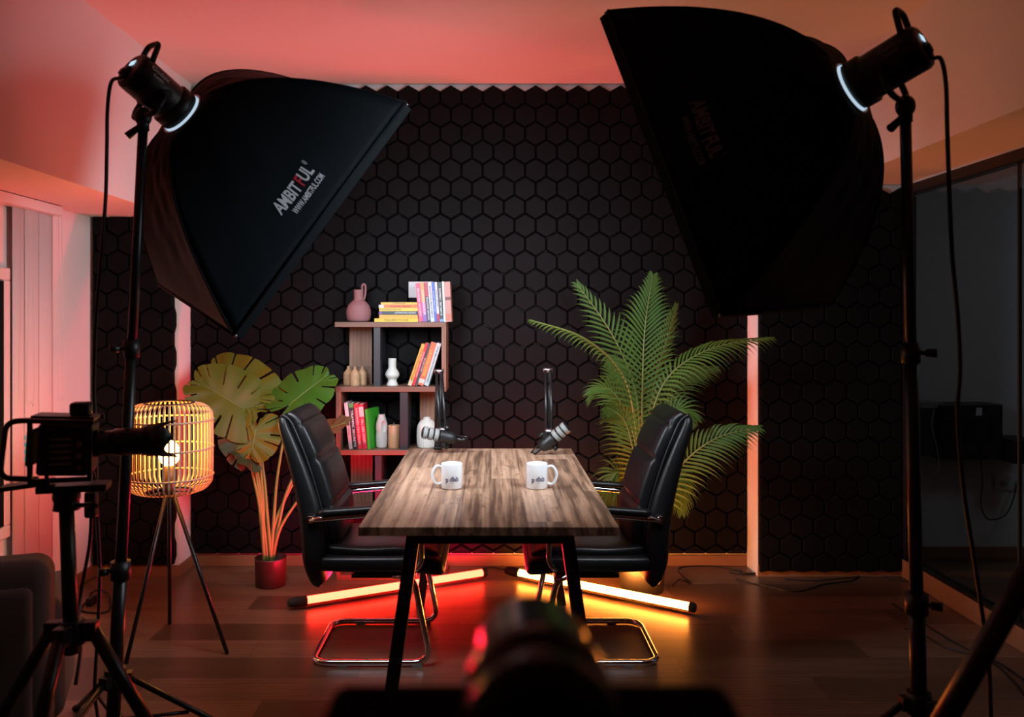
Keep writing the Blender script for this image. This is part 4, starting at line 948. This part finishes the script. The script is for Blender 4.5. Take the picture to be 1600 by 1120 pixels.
    MB().cyl(lowp-Vector((0, 0, 0.012)), lowp+Vector((0, 0, 0.012)), 0.023, n=14).build('brace_ring', 'blackplastic', st)
    # power cable
    cb = thing('power_cable', cab_label, 'cable', (base.x, base.y, 0), 'lamp power cables')
    return dict(head=hd, stand=st, bk=bk, upv=upv, sv=sv, cable=cb, nrm=nrm)
Z3 = Vector((0, 0, CAMZ))
az1 = [math.radians(a) for a in (10, 130, 250)]
sL = softbox((-0.297, 2.839, 0.742+CAMZ), (-0.826, 2.657, -0.045+CAMZ), (-1.232, 3.079, 0.13+CAMZ), (-0.988, 2.653, 0.657+CAMZ), (-0.509, -0.698, 0.503), 'diffL',
    'black softbox on the left with light silver lettering, aimed down at the table', 'studio light head behind the left softbox', 'tall black light stand holding the left softbox, near the rattan lamp',
    'black cable hanging from the left studio light', False, (-1.072, 2.555, 1.99), (-1.178, 2.6, 0), -1, 0.27, az1, 1)
az2 = [math.radians(a) for a in (60, 180, 300)]
sR = softbox((0.345, 2.477, 0.92+CAMZ), (0.624, 2.245, 0.017+CAMZ), (1.099, 2.707, 0.046+CAMZ), (0.994, 2.302, 0.641+CAMZ), (0.635, -0.678, 0.37), 'diffR',
    'large black softbox on the right with barely visible lettering', 'studio light head behind the right softbox', 'tall black light stand holding the right softbox, near the glass partition',
    'black cable hanging from the right studio light', True, (1.100, 2.215, 1.935), (1.180, 2.3, 0), 1, 0.33, az2, 2)
def cable(s, px, d0, d1, r=0.0055):
    pts = [s['bk']+s['nrm']*0.0]
    for i, (u, v) in enumerate(px): pts.append(at(u, v, d0+(d1-d0)*i/(len(px)-1)))
    e = pts[-1]; pts += [Vector((e.x+0.01, e.y, 0.10)), Vector((e.x+0.04, e.y-0.05, r)), Vector((e.x+0.16, e.y-0.30, r)), Vector((e.x+0.2, e.y-0.6, r))]
    MB().tube(pts, r, 8, sub=5).build('cord', 'cable', s['cable'])
    MB().tube([pts[0], pts[0].lerp(pts[1], 0.7)], 0.009, 8).build('plug', 'rubber', s['cable'])
cable(sL, [(190, 121), (174, 128), (168, 170), (167, 230), (165, 310), (158, 400), (150, 500), (147, 590), (148, 640), (150, 690), (152, 800), (156, 900), (152, 1000), (148, 1080)], 2.48, 2.7)
cable(sR, [(1456, 90), (1470, 92), (1478, 130), (1480, 200), (1483, 290), (1488, 400), (1497, 500), (1500, 580), (1496, 650), (1505, 760), (1520, 860), (1535, 960), (1545, 1040), (1548, 1115)], 2.14, 2.2)

# ------------------------------------------------------------------ camera on tripod, left foreground
def tripod(name, label, hub, feet, top, rcol=0.019, group=None, rleg=0.017):
    hub = Vector(hub); r = thing(name, label, 'tripod', (hub.x, hub.y, 0), group)
    MB().cyl(hub-Vector((0, 0, 0.06)), top, rcol, n=18).build('centre_column', 'blackmetal', r)
    m = MB(); m.cyl(hub-Vector((0, 0, 0.035)), hub+Vector((0, 0, 0.03)), 0.036, 0.032, 20)
    for f in feet:
        d = Vector((f[0]-hub.x, f[1]-hub.y, 0)).normalized(); m.box(hub+d*0.045, (0.045, 0.035, 0.05), Matrix.Rotation(math.atan2(d.y, d.x), 3, 'Z'))
    m.build('spider', 'blackplastic', r, bevel=0.004)
    for f in feet:
        F = Vector((f[0], f[1], 0.014)); d = Vector((F.x-hub.x, F.y-hub.y, 0)).normalized(); h = hub+d*0.055
        lg = MB().tube([h, h.lerp(F, 0.5)], rleg, 12); lg.tube([h.lerp(F, 0.45), F], rleg*0.8, 12); lg = lg.build('leg', 'blackmetal', r)
        MB().cyl(h.lerp(F, 0.47), h.lerp(F, 0.52), rleg*1.3, n=14).build('leg_lock', 'blackplastic', lg)
        MB().ell(F, (0.02, 0.02, 0.014), n=12, m=8).build('rubber_foot', 'rubber', lg)
    return r
TH = Vector((wx(112, 2.2), 2.2, wz(985, 2.2)))
tp = tripod('camera_tripod', 'black tripod under the camera on the left, in front of the sofa', TH, ((-1.48, 2.2), (-1.13, 1.88), (-0.74, 2.22)), Vector((wx(104, 2.2), 2.2, wz(790, 2.2))), group='tripods')
hz = wz(790, 2.2); hx = wx(104, 2.2)
m = MB(); m.cyl((hx, 2.2, hz-0.01), (hx, 2.2, hz+0.02), 0.034, 0.03); m.ell((hx, 2.2, hz+0.025), (0.035, 0.035, 0.03)); m.build('head', 'blackplastic', tp)
MB().tube([(hx+0.02, 2.2, hz), (hx+0.08, 2.17, hz+0.01), (hx+0.10, 2.16, hz+0.008)], 0.006, 8).build('pan_knob', 'blackmetal', tp)
vc = thing('video_camera', 'black camera in a cage with a long lens pointing right, on the left tripod', 'camera', (hx, 2.2, hz+0.05), None, math.radians(14))
def cb(c, s, rot=None): return MB().box(c, s, rot)
tl = Matrix.Rotation(math.radians(3), 3, 'Y')
cb((0.005, 0, 0.105), (0.125, 0.12, 0.135), tl).build('body', 'blackplastic', vc, bevel=0.01, seg=3, local=True)
cb((0.02, -0.005, 0.0), (0.17, 0.075, 0.018)).build('base_plate', 'blackmetal', vc, bevel=0.003, local=True)
cb((-0.09, -0.01, 0.012), (0.12, 0.06, 0.012), Matrix.Rotation(math.radians(-6), 3, 'Y')).build('sliding_plate', 'blackmetal', vc, bevel=0.002, local=True)
m = MB(); m.box((0.0, -0.066, 0.18), (0.16, 0.012, 0.012), tl); m.box((0.0, -0.066, 0.03), (0.15, 0.012, 0.012)); m.box((-0.07, -0.066, 0.105), (0.012, 0.012, 0.15)); m.box((0.07, -0.066, 0.1), (0.012, 0.012, 0.14))
m.box((0.0, 0.066, 0.18), (0.16, 0.012, 0.012), tl); m.box((0.0, 0.0, 0.186), (0.15, 0.09, 0.010), tl); m.box((-0.03, -0.07, 0.105), (0.01, 0.008, 0.14)); m.build('cage', 'blackmetal', vc, bevel=0.002, local=True)
m = MB()
for i in range(5):
    m.box((0.0+0.0, -0.0615, 0.07+0.016*i), (0.05, 0.004, 0.006))
for i in range(3): m.cyl((0.045, -0.06, 0.06+0.03*i), (0.045, -0.068, 0.06+0.03*i), 0.007, n=12)
m.build('buttons', 'grey', vc, local=True)
MB().tube(fillet([(-0.055, -0.03, 0.182), (-0.135, -0.03, 0.18), (-0.15, -0.03, 0.035), (-0.06, -0.03, 0.028)], 0.028, 5), 0.0075, 10).build('rear_handle', 'blackmetal', vc, local=True)
m = MB(); m.box((-0.077, 0.0, 0.11), (0.016, 0.10, 0.09), tl); m.build('monitor', 'fgblack', vc, bevel=0.003, local=True)
m = MB()
for i in range(4): m.box((-0.0865, -0.047, 0.085+0.018*i), (0.003, 0.004, 0.011))
m.build('monitor_lights', mat('cyan_screen', (0.05, 0.2, 0.2), 0.4, emit=(0.2, 0.75, 0.7), es=0.35), vc, local=True)
m = MB(); m.box((0.035, 0, 0.206), (0.05, 0.045, 0.035)); m.build('viewfinder', 'blackplastic', vc, bevel=0.008, local=True)
ln = MB().lathe([(0.036, 0.0), (0.036, 0.02), (0.033, 0.022), (0.033, 0.05), (0.036, 0.053), (0.037, 0.085), (0.036, 0.087), (0.036, 0.12), (0.040, 0.125), (0.040, 0.145), (0.034, 0.145)], (0.066, 0, 0.112), (1, 0, 0.03), 36).build('lens', 'blackgloss', vc, local=True)
# petal hood
rs0, rs1, rs2 = [], [], []; N_ = 48; x_, y_, z_ = frame((1, 0, 0.03))
for k in range(N_):
    a = 2*PI*k/N_; d = x_*math.cos(a)+y_*math.sin(a); Lq = 0.052-0.010*math.cos(2*a)+0.014*math.cos(4*a)
    c = Vector((0.066, 0, 0.112)); rs0.append(c+z_*0.135+d*0.041); rs1.append(c+z_*(0.135+Lq)+d*0.049)
MB().rings([rs0, rs1], cap=False).build('lens_hood', 'blackplastic', ln, local=True, solid=0.0025)
MB().lathe([(0.033, 0.1455), (0.02, 0.149), (0.0, 0.150)], (0.066, 0, 0.112), (1, 0, 0.03), 30).build('front_glass', 'tilelens', ln, local=True)
# power adapter hanging from the camera
ad = thing('power_adapter', 'black power adapter hanging on a cord beside the camera tripod', 'adapter', at(143, 795, 2.3))
MB().box(at(143, 788, 2.3), (0.032, 0.028, 0.072)).build('body', 'blackplastic', ad, bevel=0.006)
MB().tube([at(143, 770, 2.3), at(148, 745, 2.3), at(140, 728, 2.26)], 0.004, 8, sub=4).build('cord', 'cable', ad)
MB().tube([at(143, 805, 2.3), at(140, 850, 2.35), at(133, 890, 2.4), at(126, 930, 2.45), at(122, 975, 2.4), at(126, 1015, 2.3), at(118, 1070, 2.25)], 0.005, 8, sub=5).build('cord', 'cable', ad)
ab = thing('power_adapter', 'black adapter with a coiled cord on the floor by the left wall', 'adapter', on_floor(143, 945))
f0 = on_floor(143, 945); MB().box(f0+Vector((0, 0, 0.02)), (0.03, 0.06, 0.04)).build('body', 'blackplastic', ab, bevel=0.005)
MB().tube([f0+Vector((-0.02, 0.02, 0.02)), on_floor(128, 948, 0.005), on_floor(130, 955, 0.005), on_floor(160, 957, 0.005), on_floor(172, 950, 0.005), on_floor(168, 928, 0.02), on_floor(152, 922, 0.03), on_floor(140, 930, 0.02), f0+Vector((0, 0.03, 0.02))], 0.005, 8, sub=6).build('cord', 'cable', ab)

# ------------------------------------------------------------------ sofa
def rbox(m, c, d, rr, R, o, n=6):
    """rounded box in a rotated frame (thing space o, rotation R about z)"""
    hx_, hy_, hz_ = [q/2 for q in d]
    vs = []; N1 = 24; M1 = 14; rings = []
    for i in range(M1+1):
        a = -PI/2+PI*i/M1; ring = []
        for k in range(N1):
            b = 2*PI*(k+0.5)/N1
            dx, dy, dz = math.cos(a)*math.cos(b), math.cos(a)*math.sin(b), math.sin(a)
            p = Vector((math.copysign(hx_-rr, dx)+dx*rr, math.copysign(hy_-rr, dy)+dy*rr, math.copysign(hz_-rr, dz if abs(dz) > 1e-6 else 1)+dz*rr))
            ring.append(o+R @ (p+Vector(c)))
        rings.append(ring)
    m.rings(rings); return m
SO = Vector((-1.33, 2.50, 0)); SR = Matrix.Rotation(math.radians(21), 3, 'Z')
so = thing('sofa', 'low brown fabric sofa seen from behind at the lower left', 'sofa', SO)
rbox(MB(), (-0.385, 0.095, 0.38), (0.77, 0.17, 0.56), 0.055, SR, SO).build('backrest', 'sofa', so)
rbox(MB(), (-0.385, 0.0, 0.345), (0.68, 0.05, 0.49), 0.024, SR, SO).build('back_panel', 'sofa', so)
rbox(MB(), (-0.36, 0.355, 0.22), (0.56, 0.36, 0.26), 0.05, SR, SO).build('seat', 'sofa', so)
rbox(MB(), (-0.03, 0.35, 0.30), (0.10, 0.38, 0.40), 0.05, SR, SO).build('armrest', 'sofa', so)
for a, b in ((-0.06, 0.06), (-0.7, 0.06), (-0.08, 0.5), (-0.58, 0.5)):
    q = SO+SR @ Vector((a, b, 0)); MB().cyl(q, q+Vector((0, 0, 0.12)), 0.018, 0.024).build('leg', 'blackplastic', so)

# ------------------------------------------------------------------ foreground camera, heavily out of focus
fd = 0.56
fc = thing('camcorder', 'black rounded camera filling the bottom centre, far out of focus', 'camera', (wx(835, fd), fd, wz(1130, fd)))
cxx = wx(835, fd)
MB().lathe([(0.036, -0.08), (0.0455, -0.078), (0.0465, -0.065), (0.0435, -0.063), (0.0435, -0.045), (0.0465, -0.043), (0.0465, -0.015), (0.040, 0.0), (0.040, 0.05)], (cxx, fd-0.02, wz(1046, fd)), (0, 1, 0), 40).build('lens', 'blackgloss', fc)
z1_ = wz(1112, fd)
MB().bx(wx(500, fd), wx(1165, fd), fd-0.05, fd+0.05, z1_-0.09, z1_).build('body', 'fgblack', fc, bevel=0.012, seg=3)
MB().bx(cxx-0.045, cxx+0.045, fd-0.05, fd+0.04, z1_-0.005, z1_+0.02).build('hump', 'fgblack', fc, bevel=0.01, seg=3)
tripod('camera_tripod', 'black tripod below the out-of-focus camera at the bottom centre', (cxx, fd, 0.80), ((cxx-0.35, fd-0.3), (cxx+0.35, fd-0.3), (cxx, fd+0.42)), Vector((cxx, fd, z1_-0.09)), group='tripods')
# tripod at the right edge, only its leg is in view
tripod('camera_tripod', 'black tripod whose thick leg crosses the lower right corner', (1.09, 1.5, 1.05), ((0.44, 1.5), (1.45, 1.15), (1.42, 1.98)), Vector((1.09, 1.5, 1.3)), group='tripods', rleg=0.02)

# ------------------------------------------------------------------ floor cables and side room
def floor_cable(label, px, r=0.004, group='cables along the floor'):
    P_ = [on_floor(u, v, r) for u, v in px]; o = MB().tube(P_, r, 8, sub=6).build('floor_cable', 'cable')
    return tagit(o, label, 'cable', group)
floor_cable('thick black cable running along the right back wall to the corner', [(1140, 893), (1175, 896), (1210, 889), (1240, 897), (1290, 896), (1340, 893), (1400, 893), (1445, 903), (1480, 920), (1540, 957), (1600, 995)], 0.006)
floor_cable('thin black cable curving forward on the dark floor at the right', [(1150, 905), (1200, 916), (1245, 924), (1290, 912), (1330, 907), (1345, 897)], 0.004)
floor_cable('thin black cable lying just ahead of the right skirting', [(1225, 904), (1270, 907), (1320, 903), (1365, 899), (1410, 906), (1450, 915)], 0.003)
floor_cable('black cable crossing the floor behind the right light stand toward the corner tripod', [(1395, 943), (1430, 965), (1480, 997), (1520, 1018), (1560, 1035), (1600, 1062)], 0.004)
floor_cable('black cable with a loose end on the floor left of the right light stand', [(1413, 981), (1440, 990), (1475, 1010), (1515, 1022), (1548, 1033), (1580, 1060), (1600, 1085)], 0.004)
floor_cable('thin cable on the floor between the two light tubes', [(752, 888), (770, 886), (785, 889), (800, 887), (815, 892)], 0.003)
floor_cable('thin black cable looping behind the right chair', [(1050, 918), (1062, 905), (1080, 912), (1060, 880+8), (1110, 884), (1160, 892)], 0.003)
rk = thing('wall_cabinet', 'dark equipment cabinet on the wall beyond the glass partition', 'cabinet', (wx(1500, 4.7), 4.78, 0.6))
RY = 4.68
MB().bx(wx(1468, RY), wx(1567, RY), RY, 4.85, wz(718, RY), wz(632, RY)).build('body', 'blackmetal', rk, bevel=0.004)
MB().bx(wx(1474, RY-0.01), wx(1560, RY-0.01), RY-0.008, RY, wz(712, RY), wz(650, RY)).build('door', 'blackgloss', rk, bevel=0.002)
MB().bx(wx(1525, RY), wx(1534, RY), RY-0.004, RY, wz(649, RY), wz(637, RY)).build('label_sticker', 'socketplate', rk)
sb = thing('shelf_box', 'dark box with a pale tray on top, left of the wall cabinet beyond the glass', 'box', (wx(1452, RY), 4.78, 0.6))
MB().bx(wx(1435, RY), wx(1465, RY), RY+0.02, 4.85, wz(714, RY), wz(640, RY)).build('body', 'shelfblack', sb, bevel=0.003)
MB().bx(wx(1440, RY), wx(1476, RY), RY+0.01, RY+0.14, wz(638, RY), wz(629, RY)).build('tray', 'grey', sb, bevel=0.002)
tagit(MB().bx(wx(1585, 4.62), wx(1625, 4.62), 4.62, 4.85, wz(725, 4.62), wz(688, 4.62)).build('speaker_box', 'blackplastic', bevel=0.006), 'small black box on the wall at the right edge beyond the glass, above the sockets', 'box')
wsk = thing('wall_socket', 'white double wall socket beyond the glass partition', 'socket', (wx(1575, 4.84), 4.84, wz(757, 4.84)))
MB().bx(wx(1555, 4.84), wx(1600, 4.84), 4.838, 4.85, wz(766, 4.84), wz(744, 4.84)).build('plate', 'socketplate', wsk, bevel=0.002)
for u in (1567, 1590): MB().lathe([(0.02, 0), (0.019, 0.001), (0.0, 0.001)], (wx(u, 4.84), 4.8375, wz(755, 4.84)), (0, -1, 0), 20).build('outlet', 'grey', wsk)
tagit(MB().tube([at(1532, 716, 4.7), at(1535, 750, 4.72), at(1533, 790, 4.74), at(1545, 811, 4.74), at(1570, 805, 4.75), at(1583, 780, 4.78), at(1588, 757, 4.83)], 0.004, 8, sub=5).build('cable_loop', 'cable'), 'black cord looping from the wall cabinet to the wall socket beyond the glass', 'cable')
tagit(MB().tube([at(1460, 640, 4.66), at(1456, 665, 4.65), at(1464, 700, 4.65), at(1466, 735, 4.66), at(1450, 745, 4.68), at(1440, 746, 4.7)], 0.002, 6, sub=5).build('thin_wire', 'socketplate'), 'thin pale wire hanging from the box with the tray beyond the glass', 'wire')
